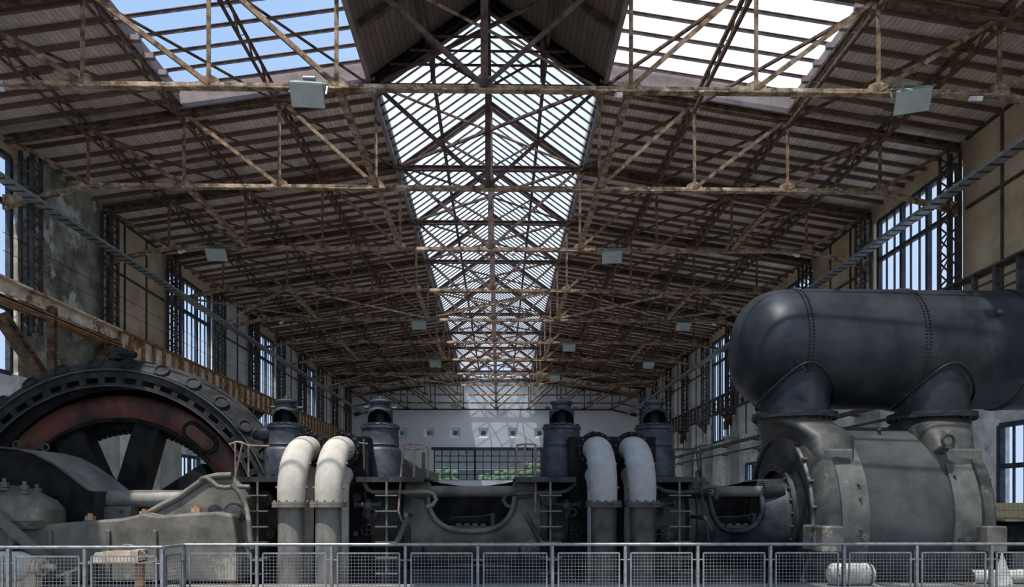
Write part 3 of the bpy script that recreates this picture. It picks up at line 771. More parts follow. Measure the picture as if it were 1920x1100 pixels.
for k in range(NS):
    a = 2*PI*(k+.5)/NS; d = V(math.sin(a), 0, math.cos(a)); p = V(WX, WY+.08, WZc)
    sl.bar(p+d*3.19, p+d*3.32, .13 if k % 6 else .18, .06, up=(0, 1, 0))
sl.build('slotted_ring', M['stator'], st)
MB().lathe([(3.12, .02), (3.14, .02), (3.14, .1), (3.12, .1), (3.12, .02)], (WX, WY, WZc), ax, 160).lathe([(3.455, -.02), (3.485, -.02), (3.485, .1), (3.455, .1), (3.455, -.02)], (WX, WY, WZc), ax, 160).build('rim_bead', M['iron_mid'], st)
bo = MB(); nb = Vector((0, -1, 0))
for k in range(32):
    a = 2*PI*(k+.5)/32; d = V(math.sin(a), 0, math.cos(a)); n_ = (d*.62+nb*.78).normalized()
    p = V(WX, WY+.10, WZc)+d*3.60
    bo.lathe([(0, .03), (.115, .03), (.12, .055), (.15, .055), (.16, .03), (.165, -.1)], p, n_, 20)
bo.each('boss', M['stator'], st)
lg_ = MB().box((WX+.05, WY+.35, WZc+3.85), (.24, .4, .26)); lg_.cyl((WX+.14, WY+.1, WZc+3.86), (WX+.5, WY+.1, WZc+3.78), .07, n=10)
lg_.build('lifting_lug', M['stator'], st, bevel=.03)

ro = thing('generator_rotor', 'spoked rotor wheel with worn oxide red rim inside the black generator ring', 'machine', (WX, WY, WZc-3))
MB().lathe([(2.45, .42), (2.52, .38), (2.90, .38), (2.98, .43), (2.98, 1.1), (2.45, 1.1), (2.45, .42)], (WX, WY, WZc), ax, 140).build('rim', M['red_rim'], ro)
MB().lathe([(2.42, .36), (2.48, .34), (2.50, .38), (2.42, .40), (2.42, .36)], (WX, WY, WZc), ax, 140).lathe([(2.30, .75), (2.46, .75), (2.46, 1.2), (2.30, 1.2), (2.30, .75)], (WX, WY, WZc), ax, 140).build('inner_flange', M['black'], ro)
gt = MB()
for k in range(120):
    a = 2*PI*k/120; d = V(math.sin(a), 0, math.cos(a)); p = V(WX, WY+1.1, WZc)
    gt.bar(p+d*2.22, p+d*2.32, .065, .1, up=(0, 1, 0))
gt.build('gear_tooth_ring', M['black'], ro)
MB().lathe([(0, .2), (.45, .2), (.6, .3), (.75, .45), (.75, 1.2), (0, 1.2)], (WX, WY, WZc), ax, 40).build('hub', M['black'], ro)
def spoke(pts_f, yf=.5, dep=.5):
    ps = [W(x, y, WY+yf) for x, y in pts_f]; poly = [(p.x, p.z) for p in ps]
    MB().prism(poly, WY+yf, WY+yf+dep).build('spoke', M['black'], ro, bevel=.02)
spoke([(252, 790), (300, 796), (262, 930), (240, 1010), (190, 1000), (214, 915)])
spoke([(96, 820), (150, 800), (190, 890), (250, 960), (200, 1010), (150, 930)])
spoke([(378, 868), (398, 905), (300, 935), (230, 1010), (215, 960), (290, 925)])
spoke([(20, 930), (10, 985), (190, 1030), (200, 990)])
spoke([(410, 1050), (395, 1095), (220, 1020), (230, 985)])
ov = MB(); a = math.radians(40); c0 = V(WX, WY+.37, WZc)
def ovl(r, y, n=32, half=.22):
    out_ = []
    for k in range(n):
        th = 2*PI*k/n; u = math.cos(th)*r+(half if math.cos(th) > 0 else -half); v = math.sin(th)*r
        rr = 2.71+v; an = a+u/2.71
        out_.append(V(WX+rr*math.sin(an), WY+y, WZc+rr*math.cos(an)))
    return out_
ov.loft([ovl(.22, .40), ovl(.22, .345), ovl(.20, .33), ovl(.16, .33), ovl(.15, .35)]); ov.build('oval_cover', M['black'], ro)
MB().loft([ovl(.14, .36), ovl(.135, .325), ovl(.10, .32)]).build('oval_plate', M['red_rim'], ro)

# ---------------------------------------------------------------- crank guard, bearing, frame
cg = thing('crank_guard', 'black sheet crank guard with curved grey top in front of the rotor', 'machine guard', W(80, 1090, 13.6))
def Z1(x, y): return (x/2.391, 640+y/2.391)
def pp(pts, Y): return [(W(*Z1(x, y), Y).x, W(*Z1(x, y), Y).z) for x, y in pts]
arc = [(-160, 500), (-60, 478), (0, 475), (80, 482), (160, 502), (240, 545), (320, 602), (410, 672)]
side_ = arc+[(410, 812), (240, 830), (-160, 830)]
MB().prism(pp(side_, 13.55), 13.55, 13.60).build('side_plate', M['black'], cg)
A_ = pp(arc, 13.55); tm = MB(); vv = [(x, 13.50, z+.012) for x, z in A_]+[(x, 15.0, z+.012) for x, z in A_]; n_ = len(A_)
tm.add(vv, [(i, i+1, n_+i+1, n_+i) for i in range(n_-1)], True)
vv = [(x, 13.50, z) for x, z in A_]+[(x, 15.0, z) for x, z in A_]; tm.add(vv, [(i, i+1, n_+i+1, n_+i) for i in range(n_-1)], True)
tm.build('curved_top', M['light_cover'], cg)
ed = MB(); ed.tube([(x, 13.5, z) for x, z in A_], .022, 8); ed.build('edge_angle', M['iron_mid'], cg)
rx = A_[-1][0]; MB().prism([(rx-.03, A_[-1][1]-1.2), (rx, A_[-1][1]-1.2), (rx, A_[-1][1]), (rx-.03, A_[-1][1])], 13.6, 15.0).build('end_plate', M['iron_dark'], cg)
for x, y in ((75, 462), (203, 474)):
    p = W(*Z1(x, y), 13.9 if x < 100 else 14.6); e_ = MB(); e_.tube([p+V(math.cos(q)*.07, 0, math.sin(q)*.07) for q in [2*PI*k/16 for k in range(16)]], .018, 8, closed=True)
    e_.cyl(p-V(0, 0, .16), p-V(0, 0, .06), .02, n=8); e_.build('lifting_eye', M['iron_mid'], cg)

bp = thing('bearing_cap', 'domed grey bearing cap with tall studs at the left edge', 'machine part', W(40, 1000, 13.0))
def ring(px0, px1, py, y0, y1, e=4, n=36, Yp=12.9):
    a = W(px0, py, Yp); b = W(px1, py, Yp); cx = (a.x+b.x)/2; hx = (b.x-a.x)/2; cy = (y0+y1)/2; hy = (y1-y0)/2; out_ = []
    for k in range(n):
        t = 2*PI*k/n; c, s = math.cos(t), math.sin(t)
        out_.append(V(cx+hx*math.copysign(abs(c)**(2/e), c), cy+hy*math.copysign(abs(s)**(2/e), s), a.z))
    return out_
MB().loft([ring(-120, 96, 990, 12.6, 13.5), ring(-120, 103, 975, 12.5, 13.5), ring(-118, 102, 955, 12.5, 13.5), ring(-110, 88, 938, 12.55, 13.45), ring(-90, 64, 926, 12.65, 13.4), ring(-80, 40, 915, 12.75, 13.35), ring(-70, 10, 909, 12.85, 13.25)]).build('cap', M['iron'], bp)
MB().loft([ring(-100, 45, 1075, 12.6, 13.5), ring(-110, 50, 985, 12.6, 13.5)]).build('pedestal', M['iron'], bp)
for x, y, Y in ((8, 905, 12.75), (46, 911, 12.8), (69, 916, 13.2)):
    p = W(x, y+8, Y); s_ = MB(); s_.cyl(p-V(0, 0, .12), p+V(0, 0, .16), .035, n=10).hexn(p, (0, 0, 1), .075, .09).hexn(p-V(0, 0, .06), (0, 0, 1), .10, .05)
    s_.build('stud_nut', M['iron'], bp)

fr = thing('engine_bed', 'massive grey cast engine bed frame between the bearing cap and the first cylinder', 'machine part', W(250, 1080, 13))
top = [(40, 845), (110, 824), (150, 822), (330, 808), (430, 800), (540, 792), (590, 782), (640, 768), (700, 780), (860, 768), (970, 762), (1040, 775), (1060, 900), (1060, 1080), (60, 1080)]
MB().prism(pp(top, 12.75), 12.75, 13.35).build('side_wall', M['iron'], fr, bevel=.05)
fl_ = [(655, 775), (700, 745), (790, 700), (860, 650), (905, 618), (960, 604), (1025, 602), (1060, 640), (1090, 700), (1105, 780), (1105, 1060), (900, 1060), (640, 1000)]
MB().prism(pp(fl_, 13.0), 13.15, 14.5).build('crosshead_cheek', M['iron'], fr, bevel=.07)
rim_ = pp([(650, 768), (700, 740), (790, 694), (860, 645), (905, 613), (960, 600), (1025, 598)], 13.0)
MB().tube([(x, 13.15, z) for x, z in rim_], .06, 10).build('cheek_bead', M['iron'], fr)
MB().prism(pp([(100, 1085), (90, 900), (420, 860), (900, 860), (1000, 1085)], 13.4), 13.35, 14.9).build('bed', M['iron_mid'], fr)
for x, y in ((205, 800), (405, 782), (648, 762), (880, 745)):
    p = W(*Z1(x, y+18), 13.0); MB().cyl(p-V(0, 0, .10), p, .13, .10, n=16).build('bolt_boss', M['iron'], fr)
    s_ = MB(); s_.hexn(p, (0, 0, 1), .085, .075).cyl(p+V(0, 0, .07), p+V(0, 0, .12), .045, n=10); s_.build('hex_nut', M['nut'], fr)
for x in (230, 490, 700):
    p = W(*Z1(x, 900), 12.75); MB().bx(p.x-.05, p.x+.03, 12.70, 12.76, p.z-.7, p.z+.22).build('rib', M['iron'], fr, bevel=.02)
p = W(*Z1(1035, 770), 12.9)
MB().lathe([(0, -.1), (.14, -.1), (.16, -.06), (.19, -.05), (.19, .2)], (p.x, 13.1, p.z), (0, 1, 0), 24).build('pivot_boss', M['iron_mid'], fr)

cv = thing('rod_guard', 'pale rounded sheet guard over the connecting rod', 'machine guard', W(280, 950, 14.2))
a = W(*Z1(425, 705), 14.2); b = W(*Z1(820, 705), 14.2)
MB().cyl((a.x, 14.2, a.z), (b.x, 14.2, b.z), .17, n=32).build('guard_shell', M['light_cover'], cv)
q = pp([(430, 740), (590, 738), (580, 792), (425, 800)], 14.0)
MB().prism(q, 13.98, 14.3).build('side_skirt', M['iron'], cv, bevel=.01)
bb = MB()
for x in (455, 545): bb.hexn(W(*Z1(x, 762), 13.98), (0, -1, 0), .035, .03)
bb.each('bolt', M['iron_mid'], cv)
tag(MB().tube([W(*Z1(x, y), 12.95) for x, y in ((895, 630), (905, 615), (925, 612), (950, 628), (975, 650), (1010, 655), (1060, 650), (1120, 652))], .045, 10).build('hooked_pipe', M['iron']), 'grey hooked pipe lying over the crosshead cheek left of the first cylinder', 'pipe')
tag(MB().tube([W(*Z1(x, y), 12.7) for x, y in ((1040, 640), (1075, 680), (1105, 750), (1115, 800), (1120, 870), (1130, 930))], .045, 10).build('bent_pipe', M['iron']), 'grey bent pipe dropping in front of the first step ladder', 'pipe')

# ---------------------------------------------------------------- engine cylinders
def Xp(px, Y=14.0): return W(px, 940, Y).x
def cylinder(x0, x1, lab, plat, side):
    c = thing('engine_cylinder', lab, 'engine cylinder', ((x0+x1)/2, AY, AZ-1.2), 'gas engine cylinders')
    L_ = x1-x0; R = .82
    prof = [(0, 0), (.97, 0), (.98, .03), (.98, .14), (.88, .2), (.84, .35), (R, .5), (R, L_/2-.15), (.9, L_/2-.1), (.9, L_/2+.1), (R, L_/2+.15), (R, L_-.5), (.84, L_-.35), (.88, L_-.2), (.98, L_-.14), (.98, L_-.03), (.97, L_), (0, L_)]
    def cut(ang, t): return False
    m_ = MB().lathe(prof, (x0, AY, AZ), (1, 0, 0), 64)
    m_.v = [(x, y, min(z, E+.40)) for x, y, z in m_.v]
    m_.build('barrel', M['iron_mid'], c)
    b = MB(); 
    for xx in (x0-.02, x1-.02): bolts(b, (xx, AY, AZ), (1, 0, 0), .92, 28, .028, .06, PI*.2, PI*1.8)
    b.each('flange_bolt', M['iron_dark'], c)
    # valve chest carrying the pipe flanges
    xm = (x0+x1)/2; s = side
    ch = (Xp(572, 13.9), Xp(690, 13.9)) if s < 0 else (Xp(1092, 13.9), Xp(1232, 13.9))
    MB().bx(ch[0]-.25, ch[1]+.0, 14.0, 14.95, E-1.3, E+1.27).build('valve_chest', M['black'], c, bevel=.03)
    MB().bx(x0+.2, x1-.2, AY-.6, AY+.7, AZ-.95, AZ-.6).build('saddle', M['iron_dark'], c, bevel=.04)
    for a_, b_ in plat:
        MB().bx(Xp(a_, 13.3), Xp(b_, 13.3), 13.3, 15.2, E+.42, E+.455).bx(Xp(a_, 13.3), Xp(b_, 13.3), 13.28, 13.31, E+.36, E+.455).build('platform_plate', M['iron_dark'], c)
    # covers and plugs on the front
    for px, py, r in ((670, 932, .16), (690, 962, .2), (668, 1000, .1), (1045, 1000, .16), (1060, 950, .14), (505, 1000, .12), (495, 935, .17), (1250, 1000, .14), (1228, 950, .14), (1030, 932, .17)):
        if (px < 900) != (s < 0): continue
        p = W(px, py, 14.05)
        k = thing  # keep flat
        m_ = MB().lathe([(0, -.12), (r*.5, -.12), (r*.55, -.08), (r*.8, -.08), (r, -.06), (r, .25)], (p.x, 14.1, p.z), (0, 1, 0), 20)
        bolts(m_, (p.x, 14.04, p.z), (0, -1, 0), r*.8, 6, .018, .04)
        m_.build('round_cover', M['iron_mid'], c)
    ring_ = MB()
    for k in range(3):
        px = (735, 688, 560)[k] if s < 0 else (1045, 1082, 1240)[k]
        p = W(px, 985+k*8, 13.9); ring_.tube([p+V(math.cos(q)*.11, 0, math.sin(q)*.11) for q in [2*PI*i/16 for i in range(16)]], .014, 6, closed=True)
        ring_.bar(p-V(.11, 0, 0), p+V(.11, 0, 0), .02).bar(p-V(0, 0, .11), p+V(0, 0, .11), .02).cyl(p, p+V(0, .3, 0), .025, n=8)
    ring_.each('hand_wheel', M['iron_dark'], c)
    return c
XA0, XA1 = Xp(462, 14.2), Xp(772, 14.2); XB0, XB1 = Xp(1012, 14.2), Xp(1302, 14.2)
cylinder(XA0, XA1, 'dark engine cylinder between the left frame and the central U-shaped opening', [(442, 520), (668, 795)], -1)
cylinder(XB0, XB1, 'dark engine cylinder between the central opening and the large drum', [(965, 1080), (1224, 1322)], 1)

# distance pieces with the U-shaped opening
def distance(x0, x1, oc, ow, lab, mk, R0=1.0, R1=.90):
    d = thing('distance_piece', lab, 'machine part', ((x0+x1)/2, AY, AZ-1.2), 'open distance pieces of the engine')
    n = 72; m_ = 96; zt = .74; h = .92
    def R(x):
        u = abs((x-oc)/((x1-x0)/2)); return R1+(R0-R1)*min(1, u)**3
    vv = []; 
    for shell in (0, -.07):
        for i in range(n+1):
            x = x0+(x1-x0)*i/n; r = R(x)+shell
            for k in range(m_):
                th = 2*PI*k/m_; vv.append((x, AY-r*math.cos(th), min(AZ+r*math.sin(th), E+.46+shell-.13*max(0, 1-((x-oc)/(ow+.12))**2))))
    fs = []; N_ = (n+1)*m_
    def hole(x, k):
        th = 2*PI*(k+.5)/m_; r = R(x); z = r*math.sin(th); front = math.cos(th) > -.3
        if not front: return False
        u = abs((x-oc)/ow)
        if z > zt: return u < 1
        return u**2.7+((zt-z)/h)**2.7 < 1
    for i in range(n):
        xm = x0+(x1-x0)*(i+.5)/n
        for k in range(m_):
            if hole(xm, k): continue
            j = (k+1) % m_
            fs.append((i*m_+k, i*m_+j, (i+1)*m_+j, (i+1)*m_+k)); fs.append((N_+i*m_+k, N_+i*m_+j, N_+(i+1)*m_+j, N_+(i+1)*m_+k))
    MB().add(vv, [f for f in fs if f[0] < N_], True).build('shell', M[mk], d)
    MB().add(vv, [f for f in fs if f[0] >= N_], True).build('shade_liner', M['black'], d)  # added black skin, shade of the opening put into its colour
    MB().bx(oc-ow, oc+ow, AY-.35, AY+.6, AZ-.6, AZ-.25).bx(oc-ow-.1, oc-ow-.06, AY-.8, AY+.8, AZ-.8, AZ+.7).bx(oc+ow+.06, oc+ow+.1, AY-.8, AY+.8, AZ-.8, AZ+.7).bx(oc-ow, oc+ow, AY+.1, AY+.15, AZ-.3, AZ+.70).build('shade_casing', M['black'], d)  # black blocks added to keep the inside of the opening dark
    pts = []
    for k in range(49):
        t = PI*k/48; u = math.cos(t); s = math.sin(t)
        uu = math.copysign(abs(u)**(2/2.7), u); z = zt-h*abs(s)**(2/2.7); x = oc-ow*uu; r = R(x)
        z = max(-r, min(r*.97, z)); pts.append((x, AY-math.sqrt(max(.01, r*r-z*z))-.02, AZ+z))
    MB().tube(pts, .055, 10).build('rim_pipe', M[mk], d)
    m_ = MB()
    for s in (-1, 1):
        xx = oc+s*(ow+.12); m_.cyl((xx-s*.1, AY-.75, AZ+.62), (xx+s*.3, AY-.75, AZ+.62), .19, n=20)
    m_.each('tie_socket', M[mk], d)
    m_ = MB().cyl((oc-ow-.05, AY-.75, AZ+.60), (oc+ow+.05, AY-.75, AZ+.60), .11, n=20); m_.build('tie_bar', M['iron'], d)
    m_ = MB()
    for s in (-1, 1): bolts(m_, (oc+s*(ow+.01), AY-.75, AZ+.62), (-s, 0, 0), .15, 8, .022, .05)
    m_.each('socket_bolt', M[mk], d); m_ = MB()
    m_.cyl((oc-ow, AY, AZ-.02), (oc+ow, AY, AZ-.02), .13, n=20)
    m_.build('piston_rod', M['black'], d)
    m_ = MB()
    for k in range(4): m_.bx(oc-.3+k*.16, oc-.2+k*.16, AY-.78, AY-.66, AZ-.1, AZ-.03)
    m_.bar((oc-.55, AY-.72, AZ-.1), (oc+.55, AY-.72, AZ-.1), .16, .05).cyl((oc+.42, AY-.72, AZ-.08), (oc+.42, AY-.72, AZ+.17), .05, n=10).tube([(oc-.4, AY-.72, AZ+.09), (oc+.1, AY-.72, AZ+.10), (oc+.42, AY-.72, AZ+.15)], .012, 6)
    m_.build('stuffing_box_fittings', M['iron_mid'], d)
    return d
oc = (Xp(800, 14.1)+Xp(967, 14.1))/2; ow = (Xp(967, 14.1)-Xp(800, 14.1))/2
D1 = distance(XA1, XB0, oc, ow, 'central grey cast distance piece with a U-shaped opening framed by a thick rim', 'iron')
XD1 = Xp(1448, 14.7)+.25
oc2 = (Xp(1330, 14.1)+Xp(1432, 14.1))/2; ow2 = (Xp(1432, 14.1)-Xp(1330, 14.1))/2
D2 = distance(XB1, XD1, oc2, ow2, 'dark distance piece with a rimmed opening just left of the large drum', 'iron_dark', 1.08, .92)
# tall handrail pipe curving over each side of the openings
def curve_pipe(pts, Y, r, lab, mk):
    tag(MB().tube([W(x, y, Y) for x, y in pts], r, 10).build('curved_pipe', M[mk]), lab, 'pipe', 'curved lubrication pipes')
curve_pipe([(683, 905), (690, 918), (700, 922), (760, 922), (795, 921), (812, 924), (818, 936), (812, 946), (800, 950)], 13.55, .045, 'pipe running below the platform and hooking into the left of the central opening', 'iron')
curve_pipe([(1080, 906), (1066, 918), (1050, 923), (1000, 924), (960, 925), (948, 928), (944, 938), (950, 948), (958, 950)], 13.55, .045, 'pipe running below the platform and hooking into the right of the central opening', 'iron_mid')
curve_pipe([(1228, 908), (1245, 920), (1270, 923), (1310, 920), (1328, 912), (1340, 913), (1346, 922), (1342, 935)], 13.5, .045, 'dark pipe looping beside the opening next to the drum', 'iron_mid')
curve_pipe([(775, 960), (765, 968), (757, 985), (748, 1008), (740, 1020)], 13.7, .055, 'short fat pipe leaning down left of the central opening', 'iron')
curve_pipe([(985, 962), (990, 972), (1000, 990), (1010, 1008), (1018, 1018)], 13.7, .055, 'short fat pipe leaning down right of the central opening', 'iron_mid')

# inlet valve towers
def tower():
    t = thing('inlet_valve', '', 'valve', (0, 0, 0), 'tall inlet valve towers')
    MB().lathe([(0, 0), (.46, 0), (.46, .04), (.425, .05), (.425, .58), (.40, .62), (.375, .64), (.375, .66), (.39, .69), (.375, .72), (.375, 1.0), (.40, 1.02), (.40, 1.07), (.28, 1.08), (0, 1.08)], (0, 0, 0), n=48).build('valve_body', M['tower'], t)
    vb = [c for c in t.children][0] if t.children else t
    b = MB(); bolts(b, (0, 0, 1.07), (0, 0, 1), .34, 14, .035, .05); bolts(b, (0, 0, .045), (0, 0, 1), .44, 16, .02, .02); b.each('flange_bolt', M['iron_dark'], vb)
    def sk(ang, z):
        a = (ang) % (2*PI); d = abs(a-PI*1.5)  # front towards -y
        return d < 1.2 and 1.15 < z < 1.395-.16*(d/1.2)**2
    pr = [(.27, 1.08), (.29, 1.10), (.26, 1.12)]+[(.255, 1.12+.02*k) for k in range(1, 14)]+[(.25, 1.40), (.20, 1.44), (.19, 1.50), (.215, 1.53), (.235, 1.56), (.235, 1.585), (.2, 1.60), (.07, 1.64), (0, 1.64)]
    MB().lathe(pr, (0, 0, 0), n=56, skip=sk).build('hood', M['tower'], t)
    MB().cyl((0, 0, 1.08), (0, 0, 1.42), .10, n=16).build('spindle', M['black'], t)
    MB().cyl((.24, 0, 1.45), (.34, 0, 1.45), .04, n=8).cyl((-.24, .05, 1.47), (-.33, .05, 1.47), .03, n=8).ball((0, 0, 1.66), .05, (1, 1, .7)).each('fitting', M['tower'], t)
    return t
TW = tower()
for k, (px, lab) in enumerate(((537, 'leftmost valve tower, standing behind the first beige elbow pipe'), (713, 'second valve tower from the left, right of the beige elbow pipes'), (1053, 'third valve tower, left of the grey elbow pipes'), (1226, 'rightmost valve tower, behind the last grey elbow pipe'))):
    o = TW if k == 0 else copy_tree(TW)
    o.location = (Xp(px, 14.75), 14.75, E+.456); o['label'] = lab
p = W(490, 812, 14.4)
rv = thing('relief_valve', 'flat dark disc-shaped valve left of the leftmost valve tower', 'valve', (p.x, 14.75, p.z-.4))
MB().lathe([(0, -.12), (.26, -.1), (.30, -.04), (.30, .06), (.24, .12), (0, .13)], (p.x, 14.75, p.z)).build('disc', M['tower'], rv)
MB().cyl((p.x+.02, 14.75, p.z-.98), (p.x+.02, 14.75, p.z-.1), .09, n=14).build('stem', M['iron_dark'], rv)

# elbow pipes
def elbow(px, lab, mk, mlow):
    x = Xp(px, 12.7); R = .225
    t = thing('elbow_pipe', lab, 'pipe', (x, 12.7, -2.5), 'large elbow pipes in front of the cylinders')
    z0 = E+.0; BR = 1.0
    pts = [(x, 12.7, z0-.05)]+[(x, 12.7+BR-BR*math.cos(a), z0+BR*math.sin(a)) for a in [PI/2*k/16 for k in range(17)]]+[(x, 13.85, z0+BR)]
    rr = [.235]+[.235+.02*math.sin(PI*k/16) for k in range(17)]+[.25]
    MB().tube(pts, rr, 32).build('elbow', M[mk], t)
    MB().cyl((x, 12.7, -2.5), (x, 12.7, z0-.10), .225, n=32).build('riser', M[mlow], t)
    f = MB(); f.cyl((x, 12.7, z0-.10), (x, 12.7, z0-.055), .325, n=40); f.cyl((x, 12.7, z0-.05), (x, 12.7, z0-.005), .325, n=40); jf = f.each('joint_flange', M[mlow], t)[-1]
    f = MB(); f.cyl((x, 13.80, z0+BR), (x, 13.92, z0+BR), .345, n=40); rf = f.build('rear_flange', M['black'], t)
    b = MB(); bolts(b, (x, 12.7, z0-.005), (0, 0, 1), .285, 12, .022, .03); b.each('flange_bolt', M[mlow], jf)
    b = MB(); bolts(b, (x, 13.80, z0+BR), (0, -1, 0), .31, 14, .024, .035); b.each('flange_bolt', M['iron_dark'], rf)
    m_ = MB()
    for a_ in (.25, .75, 1.2):
        c = V(x, 12.7+BR-BR*math.cos(a_), z0+BR*math.sin(a_))
        for s in (-1, 1): m_.cyl(c+V(s*.24, 0, 0), c+V(s*.28, 0, 0), .022, n=8)
    m_.each('plug', M['iron'], t)
    # smaller branch behind
    B2 = .42; y2 = 13.45
    pts = [(x, y2, -2.2), (x, y2, z0+.08)]+[(x, y2+B2-B2*math.cos(a), z0+.08+B2*math.sin(a)) for a in [PI/2*k/10 for k in range(11)]]
    MB().tube(pts, .20, 24).build('rear_branch', M[mk], t)
    MB().cyl((x, 13.86, z0+.08+B2), (x, 13.93, z0+.08+B2), .29, n=32).build('rear_flange', M['black'], t)
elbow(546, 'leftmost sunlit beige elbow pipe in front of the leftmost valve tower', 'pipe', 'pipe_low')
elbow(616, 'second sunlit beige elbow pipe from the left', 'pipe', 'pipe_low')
elbow(1132, 'shaded grey elbow pipe beside the third valve tower', 'pipe_shaded', 'iron_mid')
elbow(1205, 'rightmost shaded grey elbow pipe beside the rightmost valve tower', 'pipe_shaded', 'iron_mid')

eb = MB().bx(Xp(440, 14.3), 5.6, 14.35, 15.7, -3.75, AZ-.95)  # block added over the bright floor behind, near-black for the shade below
tag(eb.build('engine_foundation', M['iron_dark'], bevel=.03), 'concrete block coloured dark for shade, carrying the cylinders between the flywheel and the drum', 'foundation')
# climbing poles with rungs
def ladder(px, lab):
    x = Xp(px, 13.2); t = thing('step_pole', lab, 'ladder', (x, 13.2, E-1.7), 'climbing poles with rungs')
    MB().cyl((x, 13.2, E-2.2), (x, 13.2, E+.36), .02, n=8).build('pole', M['iron'], t)
    for k in range(6): MB().bx(x-.20, x+.20, 13.13, 13.27, E+.10-.285*k, E+.125-.285*k).build('rung', M['iron'], t)
ladder(483, 'thin climbing pole with flat rungs left of the first beige pipe')
ladder(725, 'thin climbing pole with flat rungs below the second valve tower')
ladder(1032, 'thin climbing pole with flat rungs below the third valve tower')
ladder(1274, 'thin climbing pole with flat rungs below the rightmost valve tower')
# small rails on the platforms
def rail(pts_list, Y, lab, mk='rust_rod'):
    t = thing('platform_rail', lab, 'handrail', W(*pts_list[0][0][0:2], Y), 'small rusty rails on the cylinder platforms')
    for nm, pts, dy in pts_list_named(pts_list): MB().tube([W(x, y, Y+dy) for x, y in pts], .019, 8).build(nm, M[mk], t)
def pts_list_named(pl): return [(('top_bar' if i == 0 else 'rail_post'), p[0:-1] if isinstance(p[-1], (int, float)) else p, p[-1] if isinstance(p[-1], (int, float)) else 0) for i, p in enumerate(pl)]
rail([[(430, 833), (443, 828), (452, 829), (466, 835), (505, 836)], [(455, 830), (444, 880), (428, 965), (427, 990)], [(441, 830), (442, 895)], [(466, 836), (466, 895)]], 13.3, 'bent rusty handrail with a long slanting rod at the left end of the first cylinder')
rail([[(754, 841), (756, 832), (777, 832), (795, 833), (803, 840)], [(757, 832), (751, 900), (747, 958), (754, 978)], [(777, 832), (776, 895)], [(803, 840), (802, 893)], [(757, 841), (795, 841)]], 13.4, 'rusty platform handrail just left of the central opening')
rail([[(969, 838), (969, 834), (985, 832), (1003, 833)], [(1004, 833), (1004, 960)], [(969, 836), (968, 895)], [(984, 832), (984, 895)]], 13.4, 'rusty platform handrail just right of the central opening')
rail([[(1258, 842), (1300, 841), (1312, 836), (1325, 834)], [(1300, 842), (1298, 892)], [(1312, 834), (1318, 960)], [(1305, 834), (1312, 900), (1330, 1020)]], 13.4, 'dark platform handrail beside the opening next to the drum', 'iron_dark')
rail([[(772-90, 822), (773-90, 880)], [(673, 830), (690, 832)]], 13.75, 'short vertical rod with brackets between the beige pipe and the second valve tower', 'iron_mid')
# crank handles on the fronts
for px, py, lab in ((434, 962, 'crossed lever handles hanging from the left frame boss'), (762, 965, 'short hand crank left of the central opening'), (1322, 970, 'dark hand crank below the rightmost platform')):
    p = W(px, py, 13.0); t = thing('hand_lever', lab, 'lever', p, 'hand levers on the engine front')
    q = MB().bar(p+V(-.03, 0, .05), p+V(.13, 0, -.24), .035, .02)
    if px < 500: q.bar(p+V(.10, .02, .06), p+V(-.10, .02, -.14), .03, .02)
    q.each('lever_arm', M['rust_rod' if px < 500 else 'iron_mid'], t)
    MB().cyl(p+V(0, -.04, 0), p+V(0, .9, 0), .04, n=10).build('pivot', M['iron_mid'], t)
# cluster valves
for px, py, lab in ((690, 948, 'small brass-grey valve cluster right of the second beige pipe'), (1063, 948, 'small dark valve cluster left of the third elbow pipe'), (1240, 946, 'small dark valve cluster right of the last elbow pipe')):
    p = W(px, py, 13.6); t = thing('valve_cluster', lab, 'valve', p, 'small valve clusters')
    m_ = MB().ball(p, .11).cyl(p+V(-.2, 0, .02), p+V(.2, 0, .02), .045, n=10).cyl(p-V(0, 0, .24), p+V(0, 0, .12), .04, n=10).cyl(p, p+V(0, .5, 0), .06, n=10)
    m_.hexn(p+V(-.2, 0, .02), (-1, 0, 0), .07, .05); m_.hexn(p+V(.2, 0, .02), (1, 0, 0), .07, .05); m_.build('valve_casting', M['iron_mid' if px < 900 else 'iron_dark'], t)
    MB().tube([p+V(.1+.07*math.cos(q), -.08, -.12+.07*math.sin(q)) for q in [2*PI*k/14 for k in range(14)]], .012, 6, closed=True).build('wheel', M['iron_mid'], t)

# ---------------------------------------------------------------- blowing cylinder (large drum)
BZ = E-.356; X = lambda v: v
bc = thing('blowing_cylinder', 'enormous gunmetal blowing cylinder drum under the riveted tank on the right', 'machine', (7.4, AY, BZ-2))
XB = 5.87
ax = (1, 0, 0)
MB().lathe([(1.92, 0), (1.915, .2), (1.90, 1.8)], (XB+.85, AY, BZ), ax, 96).build('drum_barrel', M['drum'], bc)
for x0, x1, r in ((6.25, 6.78, 1.95), (8.36, 8.85, 1.95)):
    MB().lathe([(1.88, x0), (r, x0), (r, x1), (1.88, x1)], (0, AY, BZ), ax, 96).build('drum_band', M['band_iron'], bc)
MB().lathe([(1.66, 5.86), (1.72, 5.84), (1.90, 5.90), (2.0, 6.02), (2.0, 6.22), (1.95, 6.27), (1.80, 6.27)], (0, AY, BZ), ax, 96).build('end_frame', M['iron_mid'], bc)
MB().lathe([(1.02, 5.74), (1.12, 5.72), (1.14, 5.80), (1.30, 5.86), (1.62, 5.93), (1.68, 5.93)], (0, AY, BZ), ax, 80).build('end_cover', M['iron_dark'], bc)
MB().lathe([(1.66, 5.86), (1.67, 5.80), (1.73, 5.80), (1.75, 5.86)], (0, AY, BZ), ax, 80).build('cover_bead', M['band_iron'], bc)
MB().lathe([(1.0, 5.72), (1.16, 5.70), (1.16, 5.76), (1.0, 5.76), (1.0, 5.72)], (0, AY, BZ), ax, 80).build('cover_bead', M['iron_mid'], bc)
